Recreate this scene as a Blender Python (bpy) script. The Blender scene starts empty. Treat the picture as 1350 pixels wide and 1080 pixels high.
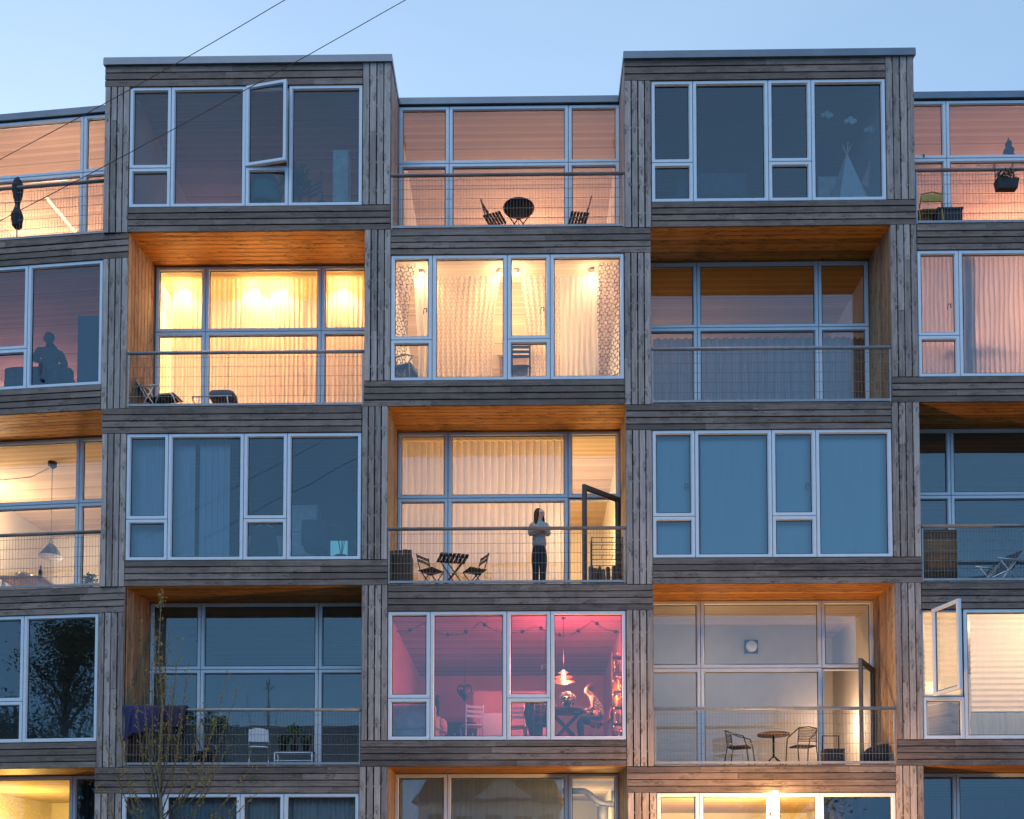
import bpy, bmesh, math, random
from mathutils import Vector, Matrix
random.seed(7)
S = bpy.context.scene
COL = S.collection
PI = math.pi
rad = math.radians

# ------------------------------------------------------------------ camera model
CAM = Vector((0.0, -20.5, 1.6)); FPX = 1312.0; YAW = 0.0145; PITCH = rad(2.2)
FW = Vector((-math.sin(YAW)*math.cos(PITCH), math.cos(YAW)*math.cos(PITCH), math.sin(PITCH)))
RT = Vector((math.cos(YAW), math.sin(YAW), 0)); UP = RT.cross(FW)
PPY = 1180 - FPX*math.tan(PITCH)
class Frame:                                   # a vertical plane of the facade: origin, tangent, inward normal
    def __init__(s, ox, oy, ang):
        s.O = Vector((ox, oy, 0)); s.T = Vector((math.cos(ang), -math.sin(ang), 0)); s.N = Vector((math.sin(ang), math.cos(ang), 0)); s.ang = ang
    def w(s, u, n, z): return s.O + s.T*u + s.N*n + Vector((0, 0, z))
def uz(fr, px, py, n=0.0):
    d = FW + RT*((px-675)/FPX) + UP*((PPY-py)/FPX)
    t = ((fr.O + fr.N*n - CAM).dot(fr.N))/d.dot(fr.N)
    P = CAM + d*t
    return (P-fr.O).dot(fr.T), P.z
def uat(fr, px, z, n=0.0):                     # u of a plan position seen at column px, at height z
    lo, hi = -600.0, 2400.0
    for _ in range(40):
        m = (lo+hi)/2
        if uz(fr, px, m, n)[1] > z: lo = m
        else: hi = m
    return uz(fr, px, (lo+hi)/2, n)[0]
MAIN = Frame(0, 0, 0)
AF = Frame(uz(MAIN, 165, 655)[0], 0, rad(5.3))
Z4 = uz(MAIN, 675, 1010.5)[1]; Z0 = uz(MAIN, 675, 71)[1]
STOREY = (Z0-Z4)/4
def Lv(r): return Z4 + STOREY*(4-r)            # level under row r (Lv(0) is the roof)
BAND = 0.55; DEP = 1.17
WALL_N = 0.03                                  # back of the boards

# ------------------------------------------------------------------ mesh builder
class MB:
    def __init__(s, fr=None):
        s.v = []; s.f = []; s.uv = []; s.tone = []; s.mi = []; s.fr = fr; s.smooth = []
    def P(s, p):
        return tuple(s.fr.w(*p)) if s.fr else tuple(p)
    def face(s, pts, uvs=None, tone=0.5, mi=0, smooth=False):
        b = len(s.v); s.v += [s.P(p) for p in pts]
        s.f.append(tuple(range(b, b+len(pts)))); s.uv.append(uvs or [(p[0], p[2]) for p in pts]); s.tone.append(tone); s.mi.append(mi); s.smooth.append(smooth)
    def hexa(s, c, uvf=None, tone=0.5, mi=0):  # c: 8 corners, bottom ring then top ring (each counter-clockwise from above)
        for q in ((3,2,1,0),(4,5,6,7),(0,1,5,4),(1,2,6,5),(2,3,7,6),(3,0,4,7)):
            pts = [c[i] for i in q]
            s.face(pts, [uvf(p) for p in pts] if uvf else None, tone, mi)
    def box(s, x0, x1, y0, y1, z0, z1, uvf=None, tone=0.5, mi=0):
        s.hexa([(x0,y0,z0),(x1,y0,z0),(x1,y1,z0),(x0,y1,z0),(x0,y0,z1),(x1,y0,z1),(x1,y1,z1),(x0,y1,z1)], uvf, tone, mi)
    def mesh(s, verts, faces, smooth=True, mi=0):
        b = len(s.v); s.v += [s.P(p) for p in verts]
        for f in faces:
            s.f.append(tuple(b+i for i in f)); s.uv.append([(verts[i][0]+verts[i][1], verts[i][2]) for i in f]); s.tone.append(0.5); s.mi.append(mi); s.smooth.append(smooth)
    def tube(s, pts, r, n=6, mi=0, cap=True, smooth=True):
        pts = [Vector(p) for p in pts]; rs = r if isinstance(r, (list, tuple)) else [r]*len(pts)
        V = []; F = []; prev = None
        for i, p in enumerate(pts):
            a = pts[max(i-1, 0)]; b = pts[min(i+1, len(pts)-1)]; d = (b-a).normalized()
            if prev is None:
                prev = d.cross(Vector((0,0,1)) if abs(d.z) < 0.9 else Vector((1,0,0))).normalized()
            prev = (prev - d*prev.dot(d)).normalized(); q = d.cross(prev)
            for k in range(n):
                t = 2*PI*k/n + PI/n
                V.append(tuple(p + prev*(rs[i]*math.cos(t)) + q*(rs[i]*math.sin(t))))
        for i in range(len(pts)-1):
            for k in range(n):
                F.append((i*n+k, i*n+(k+1)%n, (i+1)*n+(k+1)%n, (i+1)*n+k))
        if cap:
            F.append(tuple(range(n-1, -1, -1))); F.append(tuple((len(pts)-1)*n+k for k in range(n)))
        s.mesh(V, F, smooth, mi)
    def lathe(s, prof, c=(0,0,0), n=20, mi=0, smooth=True):   # prof: (r, z) from bottom up
        V = []; F = []
        for r, z in prof:
            for k in range(n):
                t = 2*PI*k/n; V.append((c[0]+r*math.cos(t), c[1]+r*math.sin(t), c[2]+z))
        for i in range(len(prof)-1):
            for k in range(n): F.append((i*n+k, i*n+(k+1)%n, (i+1)*n+(k+1)%n, (i+1)*n+k))
        F.append(tuple(range(n-1, -1, -1))); F.append(tuple((len(prof)-1)*n+k for k in range(n)))
        s.mesh(V, F, smooth, mi)
    def blob(s, c, r, n=10, m=7, jit=0.0, mi=0):
        if not isinstance(r, (tuple, list)): r = (r, r, r)
        V = []; F = []
        for i in range(m+1):
            a = PI*i/m
            for k in range(n):
                t = 2*PI*k/n; j = 1+random.uniform(-jit, jit)
                V.append((c[0]+r[0]*j*math.sin(a)*math.cos(t), c[1]+r[1]*j*math.sin(a)*math.sin(t), c[2]-r[2]*j*math.cos(a)))
        for i in range(m):
            for k in range(n): F.append((i*n+k, i*n+(k+1)%n, (i+1)*n+(k+1)%n, (i+1)*n+k))
        s.mesh(V, F, True, mi)
    def build(s, name, mat, parent=None, kind=None, centre=False):
        me = bpy.data.meshes.new(name)
        off = Vector((0,0,0))
        if centre and s.v:
            xs = [p[0] for p in s.v]; ys = [p[1] for p in s.v]; zs = [p[2] for p in s.v]
            off = Vector(((min(xs)+max(xs))/2, (min(ys)+max(ys))/2, min(zs)))
        me.from_pydata([tuple(Vector(p)-off) for p in s.v], [], s.f)
        fu = []; ft = []
        for fi, f in enumerate(s.f):
            for k in range(len(f)): fu += s.uv[fi][k]; t = s.tone[fi]; ft += (t, t, t, 1.0)
        me.uv_layers.new(name='UVMap'); me.uv_layers['UVMap'].data.foreach_set('uv', fu)
        me.color_attributes.new('tone', 'FLOAT_COLOR', 'CORNER'); me.color_attributes['tone'].data.foreach_set('color', ft)
        for m in (mat if isinstance(mat, (list, tuple)) else [mat]): me.materials.append(m)
        for i, p in enumerate(me.polygons): p.material_index = s.mi[i]; p.use_smooth = s.smooth[i]
        me.validate(); me.update()
        o = bpy.data.objects.new(name, me); COL.objects.link(o)
        o.location = off
        if parent: o.parent = parent
        if kind: o['kind'] = kind
        return o
def thing(name, label, cat, loc=(0,0,0), rz=0, group=None):
    o = bpy.data.objects.new(name, None); COL.objects.link(o); o.location = loc; o.rotation_euler = (0,0,rz); o.empty_display_size = .1
    o['label'] = label; o['category'] = cat
    if group: o['group'] = group
    return o
def tag(o, label, cat, group=None):
    o['label'] = label; o['category'] = cat
    if group: o['group'] = group
    return o
def dup(root, loc, rz, label):                 # a copy of a thing, its parts and their sub-parts
    r = root.copy(); COL.objects.link(r); r.location = loc; r.rotation_euler = (0,0,rz); r['label'] = label
    for ch in list(root.children):
        if ch.type != 'MESH': continue
        c = ch.copy(); COL.objects.link(c); c.parent = r
        for g in ch.children:
            d = g.copy(); COL.objects.link(d); d.parent = c
    return r
def light(loc, power, color, size=0.05, parent=None):
    l = bpy.data.lights.new('lamp_or_fill_light', 'POINT'); l.energy = power; l.color = color; l.shadow_soft_size = size
    o = bpy.data.objects.new('lamp_or_fill_light', l); COL.objects.link(o); o.location = loc
    if parent: o.parent = parent
    return o

# ------------------------------------------------------------------ materials
def newmat(name):
    m = bpy.data.materials.new(name); m.use_nodes = True; nt = m.node_tree; nt.nodes.clear()
    out = nt.nodes.new('ShaderNodeOutputMaterial'); return m, nt, out
def nd(nt, t, **kw):
    n = nt.nodes.new(t)
    for k, v in kw.items(): setattr(n, k, v)
    return n
def mathn(nt, op, a, b=None, clamp=False):
    n = nd(nt, 'ShaderNodeMath', operation=op, use_clamp=clamp)
    for i, x in enumerate((a, b)):
        if x is None: continue
        if isinstance(x, (int, float)): n.inputs[i].default_value = x
        else: nt.links.new(x, n.inputs[i])
    return n.outputs[0]
def ramp(nt, src, stops):
    r = nd(nt, 'ShaderNodeValToRGB'); e = r.color_ramp.elements
    while len(e) < len(stops): e.new(0.5)
    for i, (p, c) in enumerate(stops): e[i].position = p; e[i].color = (c[0], c[1], c[2], 1)
    nt.links.new(src, r.inputs[0]); return r.outputs[0]
def mixc(nt, fac, a, b, blend='MIX'):
    n = nd(nt, 'ShaderNodeMix', data_type='RGBA', blend_type=blend)
    for i, x in ((0, fac), (6, a), (7, b)):
        if isinstance(x, (int, float)): n.inputs[i].default_value = x
        elif isinstance(x, (tuple, list)): n.inputs[i].default_value = (x[0], x[1], x[2], 1)
        else: nt.links.new(x, n.inputs[i])
    return n.outputs[2]
def mapping(nt, scale, coord='UV', loc=(0,0,0)):
    tc = nd(nt, 'ShaderNodeTexCoord'); mp = nd(nt, 'ShaderNodeMapping')
    mp.inputs['Scale'].default_value = scale; mp.inputs['Location'].default_value = loc
    nt.links.new(tc.outputs[coord], mp.inputs[0]); return mp.outputs[0]
def noise(nt, vec, scale, detail=4, rough=.55, dist=0.0):
    n = nd(nt, 'ShaderNodeTexNoise'); n.inputs['Scale'].default_value = scale; n.inputs['Detail'].default_value = detail
    n.inputs['Roughness'].default_value = rough; n.inputs['Distortion'].default_value = dist
    nt.links.new(vec, n.inputs['Vector']); return n.outputs[0]

def wood(name, dark, mid, pale, knot=(.05,.035,.03), grain=1.0, knots=1.0, rough=.75, grime=.5):
    m, nt, out = newmat(name); L = nt.links.new
    b = nd(nt, 'ShaderNodeBsdfPrincipled'); L(b.outputs[0], out.inputs[0]); b.inputs['Roughness'].default_value = rough
    g1 = noise(nt, mapping(nt, (1.3, 38, 1)), 1.0, 5, .6, .6)
    g2 = noise(nt, mapping(nt, (5, 140, 1)), 1.0, 3, .6)
    at = nd(nt, 'ShaderNodeAttribute', attribute_name='tone')
    t = mathn(nt, 'ADD', mathn(nt, 'MULTIPLY', g1, 1.25*grain), mathn(nt, 'MULTIPLY', at.outputs['Fac'], .46)); t = mathn(nt, 'SUBTRACT', t, .34)
    t = mathn(nt, 'ADD', t, mathn(nt, 'MULTIPLY', mathn(nt, 'SUBTRACT', g2, .5), .6*grain))
    c = ramp(nt, t, [(.22, dark), (.55, mid), (.86, pale)])
    # knots: dark cores, with a crescent of swirled grain at one side
    uvm = mapping(nt, (1,1,1)); nz = nd(nt, 'ShaderNodeTexNoise'); nz.inputs['Scale'].default_value = 7; L(uvm, nz.inputs['Vector'])
    off = nd(nt, 'ShaderNodeVectorMath', operation='SCALE'); L(nz.outputs['Color'], off.inputs[0]); off.inputs['Scale'].default_value = .07
    add = nd(nt, 'ShaderNodeVectorMath', operation='ADD'); L(uvm, add.inputs[0]); L(off.outputs[0], add.inputs[1])
    def vor(sx, sy, lx, ly):
        mp = nd(nt, 'ShaderNodeMapping'); mp.inputs['Scale'].default_value = (sx, sy, 1); mp.inputs['Location'].default_value = (lx, ly, 0); L(add.outputs[0], mp.inputs[0])
        vo = nd(nt, 'ShaderNodeTexVoronoi', voronoi_dimensions='2D'); vo.inputs['Scale'].default_value = 1.0; L(mp.outputs[0], vo.inputs['Vector']); return vo, mp
    vo, mp = vor(2.0, 5.6, 0, 0)
    core = ramp(nt, vo.outputs['Distance'], [(.07, (1,1,1)), (.17, (0,0,0))])
    c = mixc(nt, mathn(nt, 'MULTIPLY', core, .72*knots), c, knot)
    sep = nd(nt, 'ShaderNodeVectorMath', operation='SUBTRACT'); L(mp.outputs[0], sep.inputs[0]); L(vo.outputs['Position'], sep.inputs[1])
    sx = nd(nt, 'ShaderNodeSeparateXYZ'); L(sep.outputs[0], sx.inputs[0])
    rg = ramp(nt, vo.outputs['Distance'], [(.17, (0,0,0)), (.24, (1,1,1)), (.36, (0,0,0))])
    side = mathn(nt, 'GREATER_THAN', sx.outputs[0], .03)
    c = mixc(nt, mathn(nt, 'MULTIPLY', mathn(nt, 'MULTIPLY', rg, side), .5*knots), c, [x*.4 for x in dark])
    # fine checks along the grain, then grime and rain streaks
    g3 = noise(nt, mapping(nt, (.8, 60, 1), 'UV', (3, 7, 0)), 1.0, 2, .5)
    c = mixc(nt, mathn(nt, 'MULTIPLY', ramp(nt, g3, [(.60,(0,0,0)),(.68,(1,1,1))]), .30*grain), c, [x*.5 for x in dark])
    gr = noise(nt, mapping(nt, (.9,.9,.9), 'Object'), 1.0, 5, .65)
    c = mixc(nt, mathn(nt, 'MULTIPLY', ramp(nt, gr, [(.42,(0,0,0)),(.68,(1,1,1))]), grime), c, [x*.5 for x in dark])
    st = noise(nt, mapping(nt, (4.5, 4.5, .35), 'Object'), 1.0, 4, .6)
    c = mixc(nt, mathn(nt, 'MULTIPLY', ramp(nt, st, [(.52,(0,0,0)),(.72,(1,1,1))]), grime*.7), c, [x*.5 for x in dark])
    sv = noise(nt, mapping(nt, (.5, .5, .5), 'Object', (5, 2, 9)), 1.0, 3, .5)
    c = mixc(nt, mathn(nt, 'MULTIPLY', ramp(nt, sv, [(.45,(0,0,0)),(.7,(1,1,1))]), grime*.5), c, [min(1, x*1.25) for x in pale])
    L(c, b.inputs['Base Color'])
    bp = nd(nt, 'ShaderNodeBump'); bp.inputs['Strength'].default_value = .35; bp.inputs['Distance'].default_value = .004; L(t, bp.inputs['Height']); L(bp.outputs[0], b.inputs['Normal'])
    return m
def plain(name, col, rough=.6, metal=0.0, var=.25, scale=6.0, bump=.0, spec=.5):
    m, nt, out = newmat(name); L = nt.links.new
    b = nd(nt, 'ShaderNodeBsdfPrincipled'); L(b.outputs[0], out.inputs[0]); b.inputs['Metallic'].default_value = metal
    b.inputs['Specular IOR Level'].default_value = spec
    n = noise(nt, mapping(nt, (1,1,1), 'Object'), scale, 5, .6)
    L(ramp(nt, n, [(.3, [c*(1-var) for c in col]), (.7, [min(1, c*(1+var*.6)) for c in col])]), b.inputs['Base Color'])
    L(mathn(nt, 'ADD', mathn(nt, 'MULTIPLY', n, .2), rough-.1), b.inputs['Roughness'])
    if bump:
        bp = nd(nt, 'ShaderNodeBump'); bp.inputs['Strength'].default_value = bump; bp.inputs['Distance'].default_value = .01
        L(noise(nt, mapping(nt, (1,1,1), 'Object'), scale*8, 3), bp.inputs['Height']); L(bp.outputs[0], b.inputs['Normal'])
    return m
def emit(name, col, strength):
    m, nt, out = newmat(name); e = nd(nt, 'ShaderNodeEmission'); e.inputs[0].default_value = (*col, 1); e.inputs[1].default_value = strength
    nt.links.new(e.outputs[0], out.inputs[0]); return m
def glass(name, refl=.10, tint=(.9,.93,.95)):
    m, nt, out = newmat(name); L = nt.links.new
    tr = nd(nt, 'ShaderNodeBsdfTransparent'); tr.inputs[0].default_value = (*tint, 1)
    gl = nd(nt, 'ShaderNodeBsdfGlossy'); gl.inputs['Roughness'].default_value = .0; gl.inputs['Color'].default_value = (.80,.92,1,1)
    fr = nd(nt, 'ShaderNodeFresnel'); fr.inputs['IOR'].default_value = 1.5
    bp = nd(nt, 'ShaderNodeBump'); bp.inputs['Strength'].default_value = .09; bp.inputs['Distance'].default_value = .02
    L(noise(nt, mapping(nt, (1,1,1), 'Object'), 1.1, 1), bp.inputs['Height']); L(bp.outputs[0], gl.inputs['Normal'])
    fac = mathn(nt, 'ADD', fr.outputs[0], refl-.04, True)
    # faint dirt film that scatters the sky a little
    df = nd(nt, 'ShaderNodeBsdfDiffuse'); df.inputs[0].default_value = (.6,.6,.6,1)
    mx0 = nd(nt, 'ShaderNodeMixShader')
    dn = noise(nt, mapping(nt, (1,1,.35), 'Object'), 2.2, 6, .7)
    L(mathn(nt, 'MULTIPLY', ramp(nt, dn, [(.4,(0,0,0)),(.75,(1,1,1))]), .014), mx0.inputs[0]); L(tr.outputs[0], mx0.inputs[1]); L(df.outputs[0], mx0.inputs[2])
    mx = nd(nt, 'ShaderNodeMixShader'); L(fac, mx.inputs[0]); L(mx0.outputs[0], mx.inputs[1]); L(gl.outputs[0], mx.inputs[2]); L(mx.outputs[0], out.inputs[0])
    return m
def cloth(name, col, trans=.45, holes=0.15, lace=0.0, thread=(.2,.12,.06), var=.18):
    # diffuse + translucent sheet, with a share of see-through weave; lace = hexagon net size in metres
    m, nt, out = newmat(name); L = nt.links.new
    d = nd(nt, 'ShaderNodeBsdfDiffuse'); t = nd(nt, 'ShaderNodeBsdfTranslucent'); tr = nd(nt, 'ShaderNodeBsdfTransparent')
    n = noise(nt, mapping(nt, (14, .8, 1)), 1.0, 4)
    c = ramp(nt, n, [(.3, [x*(1-var) for x in col]), (.7, col)])
    L(c, d.inputs[0]); L(c, t.inputs[0])
    m1 = nd(nt, 'ShaderNodeMixShader'); m1.inputs[0].default_value = trans; L(d.outputs[0], m1.inputs[1]); L(t.outputs[0], m1.inputs[2])
    m2 = nd(nt, 'ShaderNodeMixShader'); L(m1.outputs[0], m2.inputs[1]); L(tr.outputs[0], m2.inputs[2])
    if lace:
        def lat(o):
            mp = mapping(nt, (1/lace, 1/(lace*1.732), 1), 'UV', (o, o, 0))
            f = nd(nt, 'ShaderNodeVectorMath', operation='FRACTION'); L(mp, f.inputs[0])
            s = nd(nt, 'ShaderNodeVectorMath', operation='SUBTRACT'); L(f.outputs[0], s.inputs[0]); s.inputs[1].default_value = (.5,.5,0)
            k = nd(nt, 'ShaderNodeVectorMath', operation='MULTIPLY'); L(s.outputs[0], k.inputs[0]); k.inputs[1].default_value = (1,1.732,0)
            l = nd(nt, 'ShaderNodeVectorMath', operation='LENGTH'); L(k.outputs[0], l.inputs[0]); return l.outputs['Value']
        dist = mathn(nt, 'MINIMUM', lat(0.0), lat(.5))
        h = mathn(nt, 'LESS_THAN', dist, .425)
        c2 = mixc(nt, h, thread, c); L(c2, d.inputs[0]); L(c2, t.inputs[0])
        L(mathn(nt, 'ADD', mathn(nt, 'MULTIPLY', h, holes), .02), m2.inputs[0])
    else:
        m2.inputs[0].default_value = holes
    L(m2.outputs[0], out.inputs[0]); return m
def planks(name, col, width=.12, gap=.06, var=.18, axis=1, rough=.85):
    # painted or raw boards laid in one plane (floors, ceilings); coordinates from the object
    m, nt, out = newmat(name); L = nt.links.new
    b = nd(nt, 'ShaderNodeBsdfPrincipled'); L(b.outputs[0], out.inputs[0]); b.inputs['Roughness'].default_value = rough; b.inputs['Specular IOR Level'].default_value = .15 if rough > .5 else .4
    tc = nd(nt, 'ShaderNodeTexCoord'); sp = nd(nt, 'ShaderNodeSeparateXYZ'); L(tc.outputs['UV'], sp.inputs[0])
    q = mathn(nt, 'DIVIDE', sp.outputs[axis], width); fr = mathn(nt, 'FRACT', q); fl = mathn(nt, 'FLOOR', q)
    wn = nd(nt, 'ShaderNodeTexWhiteNoise', noise_dimensions='1D'); L(fl, wn.inputs['W'])
    g = noise(nt, mapping(nt, (1.5, 30, 1) if axis == 1 else (30, 1.5, 1)), 1.0, 4)
    t = mathn(nt, 'ADD', mathn(nt, 'MULTIPLY', wn.outputs['Value'], .6), mathn(nt, 'MULTIPLY', g, .4))
    c = ramp(nt, t, [(.2, [x*(1-var) for x in col]), (.8, [min(1, x*(1+var*.4)) for x in col])])
    c = mixc(nt, mathn(nt, 'MULTIPLY', mathn(nt, 'LESS_THAN', fr, gap), .35), c, [x*.3 for x in col]); fq = mathn(nt, 'FRACT', mathn(nt, 'DIVIDE', q, 11.0)); c = mixc(nt, mathn(nt, 'MULTIPLY', mathn(nt, 'LESS_THAN', fq, .03), .45), c, [x*.2 for x in col]); L(c, b.inputs['Base Color'])
    return m

M = {}
M['band'] = wood('weathered_shaded_band_wood', (.080,.058,.049), (.180,.130,.107), (.285,.218,.185), grime=.42)  # darker than the posts: weathering, plus shade of the sloped boards in the colour
M['post'] = wood('weathered_post_wood', (.185,.143,.127), (.375,.300,.268), (.53,.442,.40), grime=.33)
M['soffit'] = wood('oiled_pine_soffit', (.31,.12,.018), (.52,.215,.032), (.66,.31,.06), knot=(.12,.04,.01), rough=.55, grime=.15)
M['reveal'] = wood('oiled_pine_reveal', (.26,.15,.08), (.42,.26,.145), (.56,.38,.23), knot=(.12,.06,.03), grime=.2)
M['back'] = plain('black_membrane', (.012,.012,.013), .9)
M['frame'] = plain('pale_frame_paint', (.63,.69,.76), .42, var=.05)
M['gasket'] = plain('black_gasket', (.012,.012,.014), .7)
M['glass'] = glass('window_glass', .115)
M['doorframe'] = plain('shaded_door_frame', (.10,.09,.088), .45, var=.08)  # shade on the open doors put into the frame colour
M['coping'] = plain('grey_zinc_coping', (.16,.19,.23), .42, .6, .15, 1.5)
M['steel'] = plain('galvanised_steel', (.30,.30,.31), .5, .35, .2, 12)
M['wire'] = plain('galvanised_wire', (.22,.22,.22), .5, .3, .2, 12)
M['handrail'] = wood('grey_handrail_wood', (.14,.12,.11), (.24,.21,.19), (.34,.30,.28), knots=.3)
M['wall'] = plain('white_wall', (.78,.76,.72), .85, var=.05, scale=1.5)
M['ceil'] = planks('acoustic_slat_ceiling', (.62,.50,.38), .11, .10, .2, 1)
M['floor'] = planks('oak_floor', (.38,.25,.14), .14, .04, .25, 1, .4)
M['roof'] = plain('roof_felt', (.06,.06,.065), .9)
M['black'] = plain('black_metal', (.015,.015,.017), .5, .2)
M['dark'] = plain('dark_fabric', (.03,.032,.04), .9, var=.3, bump=.3)
M['alu'] = plain('brushed_aluminium', (.6,.6,.6), .4, .7, .1)
M['teak'] = wood('dark_teak', (.05,.025,.013), (.10,.05,.028), (.16,.085,.05), knots=.3)
M['pine'] = wood('pale_pine', (.45,.30,.17), (.62,.45,.27), (.72,.56,.38), knots=.6, grime=.1)
M['green'] = plain('green_leaves', (.045,.08,.03), .75, var=.5, scale=25)
M['skin'] = plain('skin', (.66,.38,.27), .5, var=.08)
M['hairbrown'] = plain('brown_hair', (.085,.038,.018), .7, var=.4, scale=60, spec=.12)
M['sweater'] = plain('grey_knit_sweater', (.33,.35,.38), .95, var=.35, scale=30, bump=.6)
M['trousers'] = plain('black_trousers', (.012,.012,.015), .8, var=.3, bump=.2)

# ------------------------------------------------------------------ building
B = thing('apartment_building', 'timber clad apartment building of stacked box modules with large windows and recessed balconies', 'building')

def boards_h(mb, u0, u1, z0, z1, n=4):         # horizontal boards, butt joints at odd places
    h = (z1-z0)/n
    for i in range(n):
        cuts = [u0]; x = u0 + random.uniform(1.2, 3.6)
        while x < u1-.5: cuts.append(x); x += random.uniform(2.2, 4.2)
        cuts.append(u1)
        for a, b in zip(cuts, cuts[1:]):
            r = random.random()*50; q = random.random()*50; dz = random.uniform(-.003, .003); lean = random.uniform(.010, .016)
            za, zb = z0+i*h+.007+dz, z0+(i+1)*h-.010+dz; e = .0015
            c = [(a+e,-.0,za),(b-e,-.0,za),(b-e,.026,za),(a+e,.026,za),(a+e,lean,zb),(b-e,lean,zb),(b-e,.03,zb),(a+e,.03,zb)]
            mb.hexa(c, lambda p: (p[0]+r, p[2]-za+q+p[1]), random.random())
def boards_v(mb, u0, u1, z0, z1, n=4):
    h = (u1-u0)/n; g = .011
    for i in range(n):
        cuts = [z0]
        if random.random() < .35 and z1-z0 > 2: cuts.append(random.uniform(z0+.7, z1-.7))
        cuts.append(z1)
        for a, b in zip(cuts, cuts[1:]):
            r = random.random()*50; q = random.random()*50; j = random.uniform(0, .006)
            ua, ub = u0+i*h+g*random.uniform(.6,1.2), u0+(i+1)*h-g*random.uniform(.6,1.2)
            mb.hexa([(ua+.004,j,a+.002),(ub-.004,j,a+.002),(ub,.03,a+.002),(ua,.03,a+.002),(ua+.004,j,b-.002),(ub-.004,j,b-.002),(ub,.03,b-.002),(ua,.03,b-.002)],
                    lambda p: (p[2]+r, p[0]-ua+q+p[1]), random.random())
def backing(mb, u0, u1, z0, z1, mi=1): mb.box(u0, u1, .05, .10, z0, z1, mi=mi)
def band(fr, u0, u1, z0, z1, n=4):
    mb = MB(fr); boards_h(mb, u0, u1, z0, z1, n); backing(mb, u0+.001, u1-.001, z0+.001, z1-.001); mb.build('cladding_band', [M['band'], M['back']], B)
def post(fr, u0, u1, z0, z1):
    mb = MB(fr); boards_v(mb, u0, u1, z0, z1); backing(mb, u0+.001, u1-.001, z0+.001, z1-.001)
    z = z0+.3
    while z < z1: mb.box(u0+.01, u1-.01, .0305, .0495, z, z+.045, mi=0); z += .62
    mb.build('cladding_post', [M['post'], M['back']], B)

def ring(mb, u0, u1, z0, z1, w, n0, n1, bev=.018, mi=0):
    # a casement frame: flat face, sloped bead to the glass, square outside
    a = [(u0,z0),(u1,z0),(u1,z1),(u0,z1)]; b = [(u0+w,z0+w),(u1-w,z0+w),(u1-w,z1-w),(u0+w,z1-w)]
    w2 = w+bev; c = [(u0+w2,z0+w2),(u1-w2,z0+w2),(u1-w2,z1-w2),(u0+w2,z1-w2)]; nm = n0+(n1-n0)*.45; cb = .006
    a2 = [(u0+cb,z0+cb),(u1-cb,z0+cb),(u1-cb,z1-cb),(u0+cb,z1-cb)]
    for i in range(4):
        j = (i+1)%4
        P = lambda q, n: (q[0], n, q[1])
        mb.face([P(a[i],n0+cb),P(a[j],n0+cb),P(a2[j],n0),P(a2[i],n0)], mi=mi)
        mb.face([P(a2[i],n0),P(a2[j],n0),P(b[j],n0),P(b[i],n0)], mi=mi)
        mb.face([P(b[i],n0),P(b[j],n0),P(c[j],nm),P(c[i],nm)], mi=mi)
        mb.face([P(c[i],nm),P(c[j],nm),P(c[j],n1),P(c[i],n1)], mi=mi)
        mb.face([P(a[j],n0+cb),P(a[i],n0+cb),P(a[i],n1),P(a[j],n1)], mi=mi)
        mb.face([P(a[i],n1),P(c[i],n1),P(c[j],n1),P(a[j],n1)], mi=mi)
    return c
def pane(fr, win, c, n):
    u0, z0, u1, z1 = c[0][0], c[0][1], c[2][0], c[2][1]
    mb = MB(fr); t = random.uniform(-.0015, .0015); t2 = random.uniform(-.0015, .0015)
    mb.face([(u0,n+t,z0),(u1,n-t,z0),(u1,n-t+t2,z1),(u0,n+t+t2,z1)]); return mb.build('pane', M['glass'], win)
def seal(mb, c, n, w=.012):                    # black gasket round a pane
    (u0,z0),(u1,z1) = c[0], c[2]
    for q in ((u0,u1,z0,z0+w),(u0,u1,z1-w,z1),(u0,u0+w,z0+w,z1-w),(u1-w,u1,z0+w,z1-w)): mb.box(q[0],q[1],n-.012,n-.004,q[2],q[3],mi=1)
def handle(fr, win, u, z, n):
    mb = MB(fr); mb.tube([(u,n,z-.04),(u,n,z+.05)], .012, 6); mb.tube([(u,n,z+.04),(u-.06,n,z+.045)], .009, 6); mb.tube([(u-.055,n,z+.045),(u-.07,n,z-.08)], .008, 6)
    return mb.build('handle', M['black'], win)
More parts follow.
